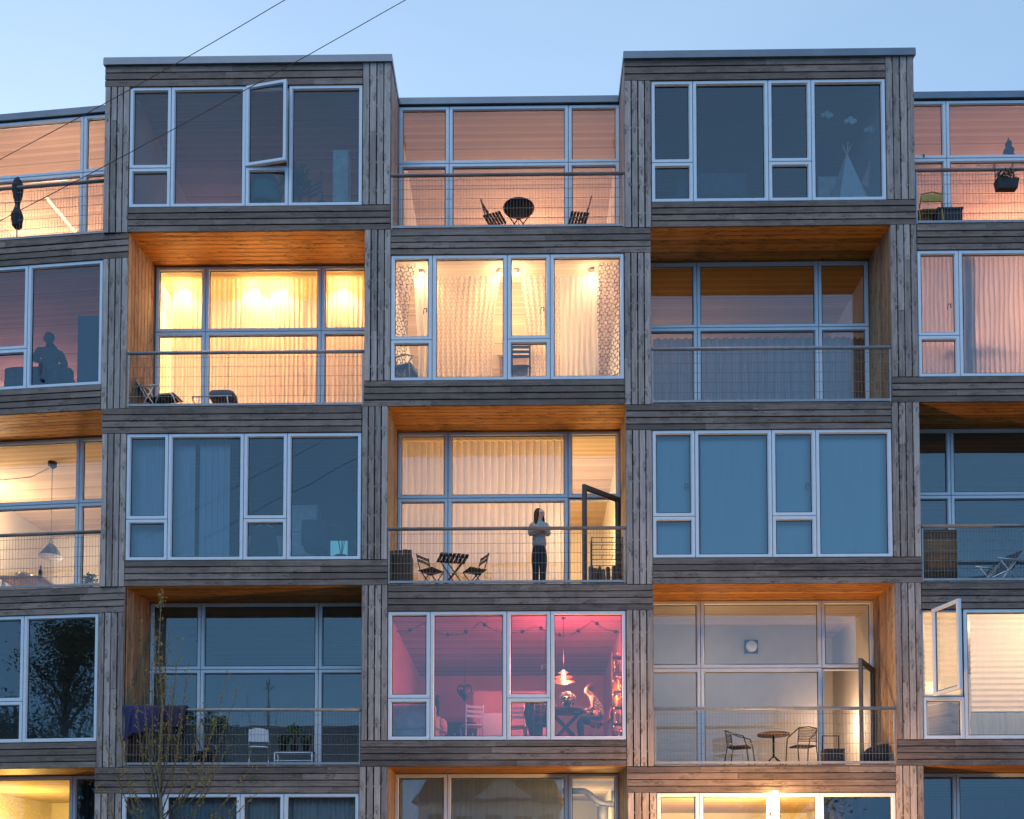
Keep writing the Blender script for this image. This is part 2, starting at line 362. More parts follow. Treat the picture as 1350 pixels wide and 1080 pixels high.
def window(fr, cells, n0, opened=(), handles=(), w=.062, thick=.09):
    # cells: list of (u0,u1,z0,z1); one frame mesh, a pane each
    mb = MB(fr); rings = []
    for i, (u0,u1,z0,z1) in enumerate(cells):
        g = .006
        if i in opened:
            mb.box(u0+g,u1-g,n0+.05,n0+thick,z0+g,z0+.05); mb.box(u0+g,u1-g,n0+.05,n0+thick,z1-.05,z1-g)
            mb.box(u0+g,u0+.05,n0+.05,n0+thick,z0+.05,z1-.05); mb.box(u1-.05,u1-g,n0+.05,n0+thick,z0+.05,z1-.05); rings.append(None); continue
        c = ring(mb, u0+g, u1-g, z0+g, z1-g, w, n0, n0+thick); seal(mb, c, n0+.055); rings.append(c)
    U0 = min(c[0] for c in cells); U1 = max(c[1] for c in cells); ZZ0 = min(c[2] for c in cells); ZZ1 = max(c[3] for c in cells)
    for (u0,u1,z0,z1) in cells:               # dark joints between the units
        for q in ((u0-.012,u0+.012,z0,z1),(u1-.012,u1+.012,z0,z1)): mb.box(q[0],q[1],n0+.030+.0007*(q[0]>u0),n0+.048,q[2]+.013,q[3]-.013,mi=1)
        for q in ((u0,u1,z0-.012,z0+.012),(u0,u1,z1-.012,z1+.012)): mb.box(q[0]+.013,q[1]-.013,n0+.034+.0007*(q[2]>z0),n0+.048,q[2],q[3],mi=1)
    win = mb.build('window', [M['frame'], M['gasket']], B)
    for c in rings:
        if c: pane(fr, win, c, n0+.055)
    for i in handles:
        u0,u1,z0,z1 = cells[i]; handle(fr, win, u1-.13, z0+(z1-z0)*.38, n0+.11)
    return win

MODULES = [  # row, frame, hand, four outer/inner verticals in px, y of measure
 (1, MAIN, 'B', 137, 170, 477.5, 515, 190), (3, MAIN, 'B', 132.5, 165.5, 476, 511, 655), (5, MAIN, 'B', 124, 160, 473, 511.5, 1050),
 (1, MAIN, 'B', 823.5, 859, 1168.5, 1206.5, 190), (3, MAIN, 'B', 825.5, 860.5, 1177, 1214.5, 655), (5, MAIN, 'B', 827, 866, 1181.5, 1219, 1050),
 (2, MAIN, 'C', 480, 515, 823, 858.5, 420), (4, MAIN, 'C', 476, 511, 825.5, 862, 890),
 (2, MAIN, 'C', 1175, 1211, 1519, 1556, 420), (4, MAIN, 'C', 1181, 1217, 1527, 1563, 890),
 (2, AF, 'C', -208, -173, 134, 167.5, 430), (4, AF, 'C', -213, -178, 128, 162.5, 890)]
NAMES = ['B1','B3','B5','D1','D3','D5','C2','C4','E2','E4','A2','A4']
FRONT = {}
def front_window(key, fr, u0, u1, z0, z1, opened, handles):
    W = u1-u0; fx = [0, .178, .5, .684, 1]; us = [u0+W*f for f in fx]
    zt = z0+(z1-z0)*.325
    cells = [(us[0],us[1],zt,z1),(us[0],us[1],z0,zt),(us[1],us[2],z0,z1),(us[2],us[3],zt,z1),(us[2],us[3],z0,zt),(us[3],us[4],z0,z1)]
    w = window(fr, cells, .022, opened, handles)
    return w, cells
OPENED = {'B1': (3,), 'E4': (0,)}
HANDLES = {'C2': (0,3), 'D3': (0,3), 'E2': (0,), 'C4': (3,), 'D1': (0,3)}
for key, (r, fr, hand, a, b, c, d, y) in zip(NAMES, MODULES):
    xo0, xi0, xi1, xo1 = [uz(fr, p, y)[0] for p in (a, b, c, d)]
    T, Bt = Lv(r-1), Lv(r); tb = .62 if r == 1 else BAND; Tt = T-.15 if r == 1 else T
    if r == 5: Bt = .5
    if hand == 'B':
        band(fr, xo0, xi1, T-tb, Tt, 4 if r > 1 else 3); post(fr, xo0, xi0, Bt, T-tb); band(fr, xi0, xo1, Bt, Bt+BAND); post(fr, xi1, xo1, Bt+BAND, Tt)
    else:
        band(fr, xi0, xo1, T-tb, Tt); post(fr, xo0, xi0, Bt+BAND, Tt); band(fr, xo0, xi1, Bt, Bt+BAND); post(fr, xi1, xo1, Bt, T-tb)
    win, cells = front_window(key, fr, xi0, xi1, Bt+BAND, T-tb, OPENED.get(key, ()), HANDLES.get(key, ()))
    FRONT[key] = dict(fr=fr, u0=xi0, u1=xi1, z0=Bt+BAND, z1=T-tb, cells=cells, win=win, floor=Bt+.56, ceil=T-.42, row=r, o0=xo0, o1=xo1, n=.13)
    if r == 1:
        mb = MB(fr); mb.box(xo0-.02, xo1+.025, -.035, 1.9, T-.149, T); mb.box(xo0-.024, xo1+.029, -.042, .02, T-.16, T-.03); mb.build('roof_coping', M['coping'], B)

def P2(k): return FRONT[k]
RECESS = [ # key, row, frame, left edge, right edge (world u at the front), back left/right px (None = follow), mullions px, y, transom measured at C3
 ('B2', 2, MAIN, None, P2('C2')['o0'], 204, None, (270, 423), 480), ('B4', 4, MAIN, None, P2('C4')['o0'], 197, None, (264, 419.5), 900),
 ('C1', 1, MAIN, P2('B1')['o1'], P2('D1')['o0'], 525.5, 817, (592, 749.5), 250), ('C3', 3, MAIN, P2('B3')['o1'], P2('D3')['o0'], 524, 818, (590.5, 749), 650),
 ('C5', 5, MAIN, P2('B5')['o1'], P2('D5')['o0'], 520.5, 816, (589.5, 749), 1050), ('D2', 2, MAIN, P2('C2')['o1'], P2('E2')['o0'], None, 1146.5, (919.5, 1080), 480),
 ('D4', 4, MAIN, P2('C4')['o1'], P2('E4')['o0'], None, 1153, (924, 1084), 900),
 ('E1', 1, MAIN, P2('D1')['o1'], None, None, None, (1249, 1407), 250), ('E3', 3, MAIN, P2('D3')['o1'], None, None, None, (1254, 1412), 650), ('E5', 5, MAIN, P2('D5')['o1'], None, None, None, (1261, 1419), 1050),
 ('A1', 1, AF, None, 'B1', None, None, (-51, 109), 250), ('A3', 3, AF, None, 'B3', None, None, (-54, 104), 650), ('A5', 5, AF, None, 'B5', None, None, (-58, 95.5), 1050)]
ZT3 = uz(MAIN, 665, 656.5, DEP)[1]-Lv(3)       # transom height above the floor
REC = {}
def slats(mb, quad, n, along, t=.022, gap=.006, nrm=(0,0,1)):
    # quad: p00,p10,p11,p01 ; boards split along the 'across' direction p00->p01
    p00,p10,p11,p01 = [Vector(p) for p in quad]; N = Vector(nrm)
    for i in range(n):
        f0, f1 = (i+.06)/n, (i+.94)/n
        a = p00.lerp(p01, f0); b = p10.lerp(p11, f0); c = p10.lerp(p11, f1); d = p00.lerp(p01, f1)
        r = random.random()*50; q = random.random()*50; j = random.uniform(0, .003)
        o = N*t; Ls = max((b-a).length, .01); Ws = (d-a).length
        base = [a-N*j, b-N*j, c-N*j, d-N*j]; top = [x+o for x in base]
        tone = random.random()
        uvs = [(r, q), (r+Ls, q), (r+Ls, q+Ws), (r, q+Ws)]
        mb.face([tuple(x) for x in base], uvs, tone)
        mb.face([tuple(x) for x in top], uvs, tone)
        for k in range(4):
            m = (k+1)%4; mb.face([tuple(base[k]), tuple(base[m]), tuple(top[m]), tuple(top[k])], [uvs[k], uvs[m], uvs[m], uvs[k]], tone)
for (key, r, fr, ul, ur, bl, br, mul, y) in RECESS:
    T, Bt = Lv(r-1), Lv(r)
    if r == 5: Bt = .5
    if key in ('B2','B4'):
        A = P2('A2' if key == 'B2' else 'A4'); p = A['fr'].w(A['o1'], 0, 0); ul = p.x
    if fr is AF:
        p = Vector((P2(ur)['o0'], 0, 0)); ur = (p-AF.O).dot(AF.T); ul = ur-4.96
    if ur is None: ur = ul+4.96
    zc = Bt+1.5
    m0 = uz(fr, mul[0], y, DEP)[0]; m1 = uz(fr, mul[1], y, DEP)[0]
    b0 = uz(fr, bl, y, DEP)[0] if bl else None; b1 = uz(fr, br, y, DEP)[0] if br else None
    if b0 is None: b0 = (m0-1.12) if fr is AF else max(ul, m0-1.12)
    if b1 is None: b1 = m1+1.14
    if fr is AF: b1 = max(b1, ur-.02)
    top = T if r > 1 else T-.17
    zt = Bt+ZT3 if r < 5 else T-(Lv(2)-Lv(3)-ZT3)
    us = [b0, m0, m1, b1]; cells = []
    for i in range(3): cells += [(us[i], us[i+1], zt, top-.01), (us[i], us[i+1], Bt+.04, zt)]
    op = {'C3': (5,), 'D4': (5,)}.get(key, ()); hd = {'B2': (5,), 'E1': (1,), 'A3': (5,)}.get(key, ())
    win = window(fr, cells, DEP, op, hd)
    REC[key] = dict(fr=fr, u0=ul, u1=ur, b0=b0, b1=b1, z0=Bt, z1=T, cells=cells, win=win, zt=zt, floor=Bt+.03, ceil=T-.06 if r > 1 else T-.2, row=r, n=DEP+.10)
    # side walls, soffit, deck
    for s, (f0, k0) in enumerate(((ul, b0), (ur, b1))):
        mb = MB(fr); sx = 1 if s == 0 else -1; zt2 = T if r > 1 else T-.15
        slats(mb, [(f0+sx*.0,.031,Bt+.03),(f0,.031,zt2),(k0,DEP+.1,zt2),(k0,DEP+.1,Bt+.03)], 9, 'v', .02, nrm=(-sx,0,0))
        mb.box(min(f0-sx*.05,f0-sx*.03), max(f0-sx*.05,f0-sx*.03), .06, DEP+.1, Bt, zt2-.01, mi=1)
        mb.build('side_wall', [M['reveal'] if r > 1 else M['post'], M['back']], B)
    if r > 1:
        mb = MB(fr); slats(mb, [(ul,.028,T),(ur,.028,T),(b1,DEP+.09,T),(b0,DEP+.09,T)], 9, 'h', .02); mb.box(min(ul,b0), max(ur,b1), .05, DEP+.1, T+.03, T+.06, mi=1)
        mb.build('soffit', [M['soffit'], M['back']], B)
    else:
        mb = MB(fr); mb.box(min(b0,ul)+.03, max(b1,ur)-.03, DEP-.04, DEP+2, T-.149, T); mb.box(min(b0,ul)+.03, max(b1,ur)-.03, DEP-.05, DEP+.02, T-.155, T-.03); mb.build('roof_coping', M['coping'], B)
    mb = MB(fr); mb.box(ul+.01, ur-.01, .03, DEP, Bt+.002, Bt+.03); mb.build('balcony_deck', M['band'], B)
    # railing
    a, b = ul+.012, ur-.012; nr = .05; rl = MB(fr); z = Bt+.03
    rl.box(a, b, nr-.02, nr+.02, z+.02, z+.07); rl.box(a, a+.03, nr-.018, nr+.018, z, z+1.13); rl.box(b-.03, b, nr-.018, nr+.018, z, z+1.13)
    rail = rl.build('railing', M['steel'], B)
    hr = MB(fr); hr.tube([(a-.01, nr, z+1.17), ((a+b)/2, nr, z+1.172), (b+.01, nr, z+1.17)], .036, 8); hr.build('handrail', M['handrail'] if r in (1,3) else M['steel'], rail)
    wm = MB(fr); n = int((b-a)/.0667)
    for i in range(1, n):
        u = a+(b-a)*i/n; wm.tube([(u, nr, z+.06), (u+random.uniform(-.004,.004), nr+.004, z+1.13)], .0033, 4, cap=False)
    for zz in (.23, .44, .65, .86, 1.06):
        wm.tube([(a, nr-.007, z+zz), ((a+b)/2, nr-.007, z+zz+random.uniform(-.006,.006)), (b, nr-.007, z+zz)], .0048, 4, cap=False)
    wm.build('wire_mesh', M['wire'], rail)

# ---- room shells: walls, ceiling, floor as parts of the building
def room(key, depth=6.6, wall='wall', ceil='ceil', floor='floor', wm=None):
    R = FRONT.get(key) or REC[key]; fr = R['fr']; n0 = R['n']
    u0, u1 = (R['u0']-.06, R['u1']+.06) if key in FRONT else (R['b0']-.03, R['b1']+.03)
    z0, z1 = R['floor'], R['ceil']; n1 = n0+depth
    zt = R['z1']+.0; zb = R['z0']-.02
    w = MB(fr)
    for q in (((u0,n0,z0),(u0,n1,z0),(u0,n1,z1),(u0,n0,z1)), ((u1,n1,z0),(u1,n0,z0),(u1,n0,z1),(u1,n1,z1)), ((u0,n1,z0),(u1,n1,z0),(u1,n1,z1),(u0,n1,z1))): w.face(q)
    # reveals between shell and frame so no daylight leaks in
    if zt > z1+.01: w.face([(u0,n0,z1),(u1,n0,z1),(u1,n0-.02,zt),(u0,n0-.02,zt)])
    if zb < z0: w.face([(u0,n0,z0),(u1,n0,z0),(u1,n0-.02,zb),(u0,n0-.02,zb)])
    elif zb > z0: w.face([(u0,n0,z0),(u1,n0,z0),(u1,n0-.001,zb),(u0,n0-.001,zb)])
    if z1 > zt+.001: w.face([(u0,n0,z1),(u1,n0,z1),(u1,n0-.001,zt),(u0,n0-.001,zt)])
    w.build('interior_wall', wm or M['wall'], B)
    c = MB(fr); c.face([(u0,n0,z1),(u1,n0,z1),(u1,n1,z1),(u0,n1,z1)], [(u0,n0),(u1,n0),(u1,n1),(u0,n1)]); c.build('ceiling', M[ceil], B)
    f = MB(fr); f.face([(u0,n0,z0),(u1,n0,z0),(u1,n1,z0),(u0,n1,z0)], [(u0,n0),(u1,n0),(u1,n1),(u0,n1)]); f.build('floor', M[floor], B)
    R.update(r0=u0, r1=u1, rn1=n1)
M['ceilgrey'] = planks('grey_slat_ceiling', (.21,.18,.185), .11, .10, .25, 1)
M['ceilplum'] = planks('rosy_slat_ceiling', (.42,.30,.31), .11, .10, .2, 1)
M['ceilgold'] = planks('golden_pine_ceiling', (.66,.44,.16), .11, .10, .2, 1)
M['plumwall'] = plain('plum_wall', (.50,.34,.40), .85, var=.05, scale=1.5)
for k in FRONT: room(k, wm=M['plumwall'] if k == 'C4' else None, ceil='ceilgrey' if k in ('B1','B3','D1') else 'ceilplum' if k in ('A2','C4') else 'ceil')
for k in REC: room(k, 5.6, ceil='ceilgold' if k in ('D2',) else 'ceil')
# roof slab and floor slabs behind everything, foundation wall below
mb = MB(); mb.box(-16, 16, DEP+.6, 9.2, Z0-.12, Z0-.02); mb.build('roof', M['roof'], B)
mb = MB(); mb.box(-16, 16, .06, 9.2, -.2, .45); mb.build('foundation', plain('concrete_plinth', (.3,.29,.28), .9, bump=.3), B)

def at(key, px, n, z=None, py=None):
    R = FRONT.get(key) or REC[key]; fr = R['fr']
    if py is not None: u, z = uz(fr, px, py, n)
    else:
        if z is None: z = R['floor']
        u = uat(fr, px, z, n)
    return fr.w(u, n, z)
def att(key, px, n, py):                       # on the floor, below the point seen at (px, py)
    p = at(key, px, n, py=py); R = FRONT.get(key) or REC[key]; p.z = R['floor']; return p
# ------------------------------------------------------------------ curtains and blinds
def curtain(key, pxa, pxb, n, name, label, cat, mat, z0=None, z1=None, folds=9, amp=.05, y=None, group=None, taper=0.0, tdir=0):
    R = FRONT.get(key) or REC[key]; fr = R['fr']
    z0 = R['floor']+.02 if z0 is None else z0; z1 = R['ceil']-.02 if z1 is None else z1
    zm = (z0+z1)/2; ua, ub = uat(fr, pxa, zm, n), uat(fr, pxb, zm, n); mb = MB(fr)
    nx = int(folds*10); nz = 9; ph = random.random()*6; V = []; W = ub-ua
    wob = [random.uniform(.7, 1.3) for _ in range(folds+2)]
    for j in range(nz+1):
        f = j/nz; z = z1+(z0-z1)*f
        for i in range(nx+1):
            t = i/nx; k = wob[int(t*folds)]
            sq = 1-taper*math.sin(min(1, f*1.25)*PI/2)*.9 if taper else 1
            tt = t if not taper else ((1-t)*0+t*sq if tdir <= 0 else 1-(1-t)*sq)
            a = amp*k*(.75+.35*f)
            V.append((ua+W*tt+.012*math.sin(9*f+ph+i*.1), n+a*math.sin(t*folds*2*PI+ph+.35*math.sin(3*f)), z))
    for j in range(nz):
        for i in range(nx):
            q = (j*(nx+1)+i, j*(nx+1)+i+1, (j+1)*(nx+1)+i+1, (j+1)*(nx+1)+i)
            uv = [((i+d)/nx*W*1.25, V[j2*(nx+1)][2]) for d, j2 in ((0,j),(1,j),(1,j+1),(0,j+1))]
            mb.face([V[k] for k in q], uv, smooth=True)
    # weld the sheet
    o = mb.build(name, mat, centre=True)
    bm = bmesh.new(); bm.from_mesh(o.data); bmesh.ops.remove_doubles(bm, verts=bm.verts, dist=1e-5); bm.to_mesh(o.data); bm.free()
    for p in o.data.polygons: p.use_smooth = True
    return tag(o, label, cat, group)
def vblind(key, pxa, pxb, n, name, label, mat, pitch=.125, ang=.5, z0=None, z1=None, jit=.06, group=None):
    R = FRONT.get(key) or REC[key]; fr = R['fr']
    z0 = R['floor']+.03 if z0 is None else z0; z1 = R['ceil']-.02 if z1 is None else z1
    zm = (z0+z1)/2; ua, ub = uat(fr, pxa, zm, n), uat(fr, pxb, zm, n); mb = MB(fr); m = int((ub-ua)/pitch)
    for i in range(m):
        u = ua+(i+.5)*(ub-ua)/m; a = ang+random.uniform(-jit, jit); h = pitch*.54; dx, dn = h*math.cos(a), h*math.sin(a); b = .008
        pts = [(-dx,-dn),(0,b),(dx,dn)]
        for k in range(2):
            p, q = pts[k], pts[k+1]
            mb.face([(u+p[0],n+p[1],z0),(u+q[0],n+q[1],z0),(u+q[0],n+q[1],z1),(u+p[0],n+p[1],z1)], [(u,z0),(u+.06,z0),(u+.06,z1),(u,z1)], smooth=True)
    return tag(mb.build(name, mat, centre=True), label, 'blind', group)
M['lace'] = cloth('lace_net', (.88,.80,.68), .6, .28, .058, (.62,.46,.30))
M['lacepale'] = cloth('pale_hexagon_net', (.88,.80,.68), .6, .30, .098, (.55,.38,.22))
M['lacebig'] = cloth('honeycomb_net', (.60,.50,.46), .5, .62, .105, (.17,.115,.12))
M['sheer'] = cloth('cream_sheer', (.86,.80,.72), .55, .22)
M['peach'] = cloth('peach_sheer', (.85,.76,.70), .55, .10)
M['blueish'] = cloth('pale_blind_cloth', (.62,.76,.84), .25, .02)
M['teal'] = cloth('teal_roller_cloth', (.50,.72,.76), .12, .01, var=.04)
M['vert'] = cloth('vertical_blind_cloth', (.84,.76,.70), .42, .02)
M['pleat'] = cloth('pleated_paper', (.86,.80,.72), .5, .02, var=.04)
M['dimsheer'] = cloth('dim_sheer', (.45,.52,.58), .35, .12)
M['wallpink'] = plain('rosy_wall', (.50,.34,.40), .85, var=.05, scale=1.5)
WARM = (1, .64, .30); PEACH = (1, .60, .38); YEL = (1, .66, .24)
M['bulb'] = emit('warm_bulb', (1,.74,.42), 9); M['bulbhot'] = emit('hot_bulb', (1,.82,.55), 26); M['tube'] = emit('light_shaft_glow', (1,.74,.42), .55)

def spot(key, px, py, n, label, power, color, group, mat='bulb'):       # small ceiling spotlight: stem, can, bulb, and the light it gives
    p = at(key, px, n, py=py); R = FRONT.get(key) or REC[key]
    t = thing('ceiling_spotlight', label, 'lamp', p, 0, group); h = R['ceil']-p.z
    mb = MB(); mb.lathe([(.05, h-.03),(.05, h-.001)]); mb.tube([(0,0,.12),(0,0,h-.02)], .009, 6); mb.build('stem', M['alu'], t)
    mb = MB(); mb.lathe([(.03,.13),(.045,.11),(.055,.0),(.05,.0),(.04,.09),(.0,.10)], n=16); mb.build('can', M['alu'], t)
    mb = MB(); mb.blob((0,0,.01), .035, 10, 8); mb.build('bulb', M[mat], t)
    sp_ = bpy.data.lights.new('lamp_or_fill_light', 'SPOT'); sp_.energy = power; sp_.color = color; sp_.spot_size = rad(105); sp_.spot_blend = .8; sp_.shadow_soft_size = .04
    so_ = bpy.data.objects.new('lamp_or_fill_light', sp_); COL.objects.link(so_); so_.location = (0,-.03,-.05); so_.rotation_euler = (rad(-18),0,0); so_.parent = t; light((0,0,-.06), power*.12, color, .05, t); return t
def glow(key, px, n, drop, power, color, size=.25):      # bodiless room light: out-of-sight lamp in lit rooms, added fill in dim ones
    R = FRONT.get(key) or REC[key]; return light(at(key, px, n, z=R['ceil']-drop), power, color, size)
# ------------------------------------------------------------------ furniture makers (local: x right, -y towards the street, z up)
def T_(mb, pts, r=.011, n=6): mb.tube(pts, r, n)
def bistro_chair(label, cat, loc, rz, group):
    t = thing('bistro_chair', label, cat, loc, rz, group)
    f = MB()
    for s in (-1, 1):
        x = s*.19
        T_(f, [(x,-.22,0),(x,.14,.46),(x,.20,.66),(x,.24,.84)], .012); T_(f, [(x*.94,.22,0),(x*.94,-.20,.45)], .012)
    T_(f, [(-.19,-.17,.06),(.19,-.17,.06)], .009); T_(f, [(-.18,.19,.05),(.18,.19,.05)], .009); f.build('frame', M['black'], t)
    m = MB()
    for i in range(6): y = -.20+i*.068; m.box(-.20,.20,y,y+.050,.45,.468)
    m.build('seat', M['teak'], t)
    m = MB()
    for z in (.66,.76): m.hexa([(-.20,.185+(z-.66)*.3,z),(.20,.185+(z-.66)*.3,z),(.20,.205+(z-.66)*.3,z),(-.20,.205+(z-.66)*.3,z),(-.20,.205+(z-.66)*.3,z+.065),(.20,.205+(z-.66)*.3,z+.065),(.20,.225+(z-.66)*.3,z+.065),(-.20,.225+(z-.66)*.3,z+.065)])
    m.build('backrest', M['teak'], t); return t
def bistro_table(label, loc, rz, square=True):
    t = thing('bistro_table', label, 'table', loc, rz)
    f = MB()
    for y in (-.2,.2):
        T_(f, [(-.27,y,0),(.24,y*.9,.70)], .013); T_(f, [(.27,y,0),(-.24,y*.9,.70)], .013)
    T_(f, [(-.25,-.2,.03),(-.25,.2,.03)], .01); T_(f, [(.25,-.2,.03),(.25,.2,.03)], .01); T_(f, [(0,-.2,.36),(0,.2,.36)], .01); f.build('frame', M['black'], t)
    m = MB()
    if square:
        for i in range(7): x = -.31+i*.09; m.box(x,x+.066,-.3,.3,.72,.742)
        m.box(-.31,.30,-.2,-.16,.70,.72); m.box(-.31,.30,.16,.2,.70,.72)
        m.build('tabletop', M['teak'], t)
    else:
        m.lathe([(.30,.70),(.335,.705),(.34,.725),(.33,.735)], n=32); m.build('tabletop', M['black'], t)
    return t
def box_cushion(mb, x0,x1,y0,y1,z0,z1, r=.04):
    V=[];F=[];n=20;prof=[(0,z0),(1,z0),(1.0,z0+r),(1.0,z1-r),(.97,z1-r*.3),(.85,z1),(0,z1+.01)]
    cx,cy=(x0+x1)/2,(y0+y1)/2
    for (k,z) in prof:
        for i in range(n):
            a=2*PI*i/n; c,s_=math.cos(a),math.sin(a); e=5
            rr=(abs(c)**e+abs(s_)**e)**(-1/e); V.append((cx+c*rr*k*(x1-x0)/2, cy+s_*rr*k*(y1-y0)/2, z))
    for j in range(len(prof)-1):
        for i in range(n): F.append((j*n+i, j*n+(i+1)%n, (j+1)*n+(i+1)%n, (j+1)*n+i))
    mb.mesh(V,F)
def sofa(label, loc, rz, mat, w=1.7):
    t = thing('sofa', label, 'sofa', loc, rz)
    m = MB(); box_cushion(m,-w/2,w/2,-.45,.45,.08,.32); m.build('base', mat, t)
    m = MB(); box_cushion(m,-w/2,w/2,.22,.46,.30,.82,.07); m.build('backrest', mat, t)
    for s in (-1,1): m = MB(); x=s*(w/2-.09); box_cushion(m,x-.1,x+.1,-.45,.44,.30,.60,.06); m.build('armrest', mat, t)
    m = MB(); box_cushion(m,-w/2+.19,w/2-.19,-.44,.22,.31,.46,.05); m.build('seat', mat, t); return t
def wood_chair(label, loc, rz, mat, group=None, h=.88):
    t = thing('dining_chair', label, 'chair', loc, rz, group)
    for x in (-.19,.19):
        m = MB(); T_(m, [(x,-.19,0),(x,-.18,.44)], .017); m.build('leg', mat, t)
        m = MB(); T_(m, [(x,.21,0),(x,.18,.45),(x,.23,h)], .018); m.build('leg', mat, t)
    m = MB(); box_cushion(m,-.22,.22,-.21,.21,.43,.465,.01); m.build('seat', mat, t)
    m = MB()
    for z in (.6,.7,.80): m.box(-.19,.19,.198+(z-.5)*.06,.218+(z-.5)*.06,z,z+.055)
    m.build('backrest', mat, t); return t
def cabinet(label, loc, w, d, h, mat, doors=2, name='cabinet', rows=1):
    t = thing(name, label, 'cabinet', loc)
    m = MB(); m.box(-w/2,w/2,0,d,.0,h); m.build('body', mat, t)
    for i in range(doors):
        for j in range(rows):
            x0=-w/2+i*w/doors+.008; x1=-w/2+(i+1)*w/doors-.008; z0=.05+j*(h-.06)/rows; z1=.05+(j+1)*(h-.06)/rows-.015
            m = MB(); m.box(x0,x1,-.02,-.001,z0,z1); dr = m.build('door', mat, t)
            m = MB(); T_(m,[(x1-.06,-.035,(z0+z1)/2-.06),(x1-.06,-.035,(z0+z1)/2+.06)],.006); m.build('handle', M['alu'], dr)
    return t
def leafy(mb, c, r, n, size, flat=1.0):
    for _ in range(n):
        a=random.uniform(0,2*PI); b=math.acos(random.uniform(-1,1)); k=r*random.random()**.4
        p=Vector((c[0]+k*math.sin(b)*math.cos(a), c[1]+k*math.sin(b)*math.sin(a), c[2]+k*flat*math.cos(b)))
        d=Vector((random.uniform(-1,1),random.uniform(-1,1),random.uniform(-.6,1))).normalized(); q=d.cross(Vector((random.uniform(-1,1),random.uniform(-1,1),random.uniform(-1,1)))).normalized(); s=size*random.uniform(.6,1.3)
        mb.face([tuple(p-d*s), tuple(p+q*s*.42), tuple(p+d*s), tuple(p-q*s*.42)])
def potted(label, loc, h=.5, r=.2, pot=.14, mat=None, cat='plant', n=220, size=.05, potmat=None, group=None):
    t = thing('potted_plant', label, cat, loc, 0, group)
    m = MB(); m.lathe([(pot*.72,0),(pot,pot*1.6),(pot*1.05,pot*1.6),(pot*1.05,pot*1.8),(pot*.9,pot*1.8),(pot*.85,pot*1.6)]); m.build('pot', potmat or M['dark'], t)
    m = MB()
    for k in range(5): a=k*1.26; T_(m,[(0,0,pot*1.5),(r*.3*math.cos(a),r*.3*math.sin(a),(h+pot*1.6)/2),(r*.6*math.cos(a),r*.6*math.sin(a),h)],.007,5)
    m.build('stem', M['teak'], t)
    m = MB(); leafy(m,(0,0,h),r,n,size); m.build('leaves', mat or M['green'], t); return t

# ------------------------------------------------------------------ people (one skin surface grown on a skeleton)
def skin(name, V, E, mat, parent, sub=2, root=0):
    me = bpy.data.meshes.new(name); me.from_pydata([v[:3] for v in V], E, [])
    bm = bmesh.new(); bm.from_mesh(me); lay = bm.verts.layers.skin.verify(); bm.verts.ensure_lookup_table()
    for i, v in enumerate(V): bm.verts[i][lay].radius = (v[3], v[4] if len(v) > 4 else v[3]); bm.verts[i][lay].use_root = (i == root)
    bm.to_mesh(me); bm.free()
    o = bpy.data.objects.new(name, me); COL.objects.link(o)
    md = o.modifiers.new('skin', 'SKIN'); md.use_smooth_shade = True; md.branch_smoothing = .6
    sb = o.modifiers.new('sub', 'SUBSURF'); sb.levels = sub; sb.render_levels = sub
    dg = bpy.context.evaluated_depsgraph_get(); me2 = bpy.data.meshes.new_from_object(o.evaluated_get(dg)); me2.name = name
    o.modifiers.clear(); o.data = me2; me2.materials.clear(); me2.materials.append(mat)
    for p in me2.polygons: p.use_smooth = True; p.material_index = 0
    o.parent = parent; return o
def graph(*chains):                             # chains of points; equal points are shared joints
    V=[];E=[];idx={}
    for ch in chains:
        last=None
        for p in ch:
            k=tuple(round(x,4) for x in p[:3])
            if k not in idx: idx[k]=len(V); V.append(p)
            if last is not None and last!=idx[k] and (last,idx[k]) not in E and (idx[k],last) not in E: E.append((last,idx[k]))
            last=idx[k]
    return V,E
def fingers(w, d, up, sc=1.0):
    # hand: palm from wrist w along d, four fingers and a thumb, slightly curled
    w=Vector(w[:3]); d=Vector(d).normalized(); up=Vector(up).normalized(); s=d.cross(up).normalized()
    palm=w+d*.055*sc; kn=w+d*.09*sc; ch=[[(*w,.026),(*palm,.030,.018),(*kn,.028,.014)]]
    for i,(o,l) in enumerate(((-.03,.062),(-.010,.072),(.011,.068),(.030,.052))):
        a=kn+s*o*sc; b=a+d*l*.5*sc-up*.010; c=a+d*l*.9*sc-up*.034
        ch.append([(*kn,.028,.014),(*a,.010),(*b,.009),(*c,.0075)])
    a=w+d*.03*sc-s*.034*sc; b=a+d*.035*sc-s*.018*sc-up*.01; ch.append([(*palm,.030,.018),(*a,.012),(*b,.009)])
    return ch
def opened(key, hinge_u, zlo, zhi, w, ang, hinge='L', n0=.0, off=0.0, fw=.062, mat='frame'):
    # a casement swung out towards the street, a sub-part of its window
    R = FRONT.get(key) or REC[key]; fr = R['fr']
    if hinge == 'L':
        o = fr.w(hinge_u+off, n0, 0); f2 = Frame(o.x, o.y, fr.ang+ang)
    else:
        o = fr.w(hinge_u, n0, 0); f2 = Frame(0, 0, fr.ang-ang); o = o-f2.T*w; f2.O = Vector((o.x, o.y, 0))
    mb = MB(f2); c = ring(mb, 0, w, zlo+.008, zhi-.008, fw, 0, .07); seal(mb, c, .045)
    cs = mb.build('casement', [M[mat], M['gasket']], R['win'])
    mb = MB(f2); mb.face([(c[0][0],.045,c[0][1]),(c[1][0],.045,c[1][1]),(c[2][0],.045,c[2][1]),(c[3][0],.045,c[3][1])]); mb.build('pane', M['glass'], R['win'])
R = FRONT['B1']; c = R['cells'][3]; opened('B1', c[0], c[2], c[3], c[1]-c[0], rad(10.5))
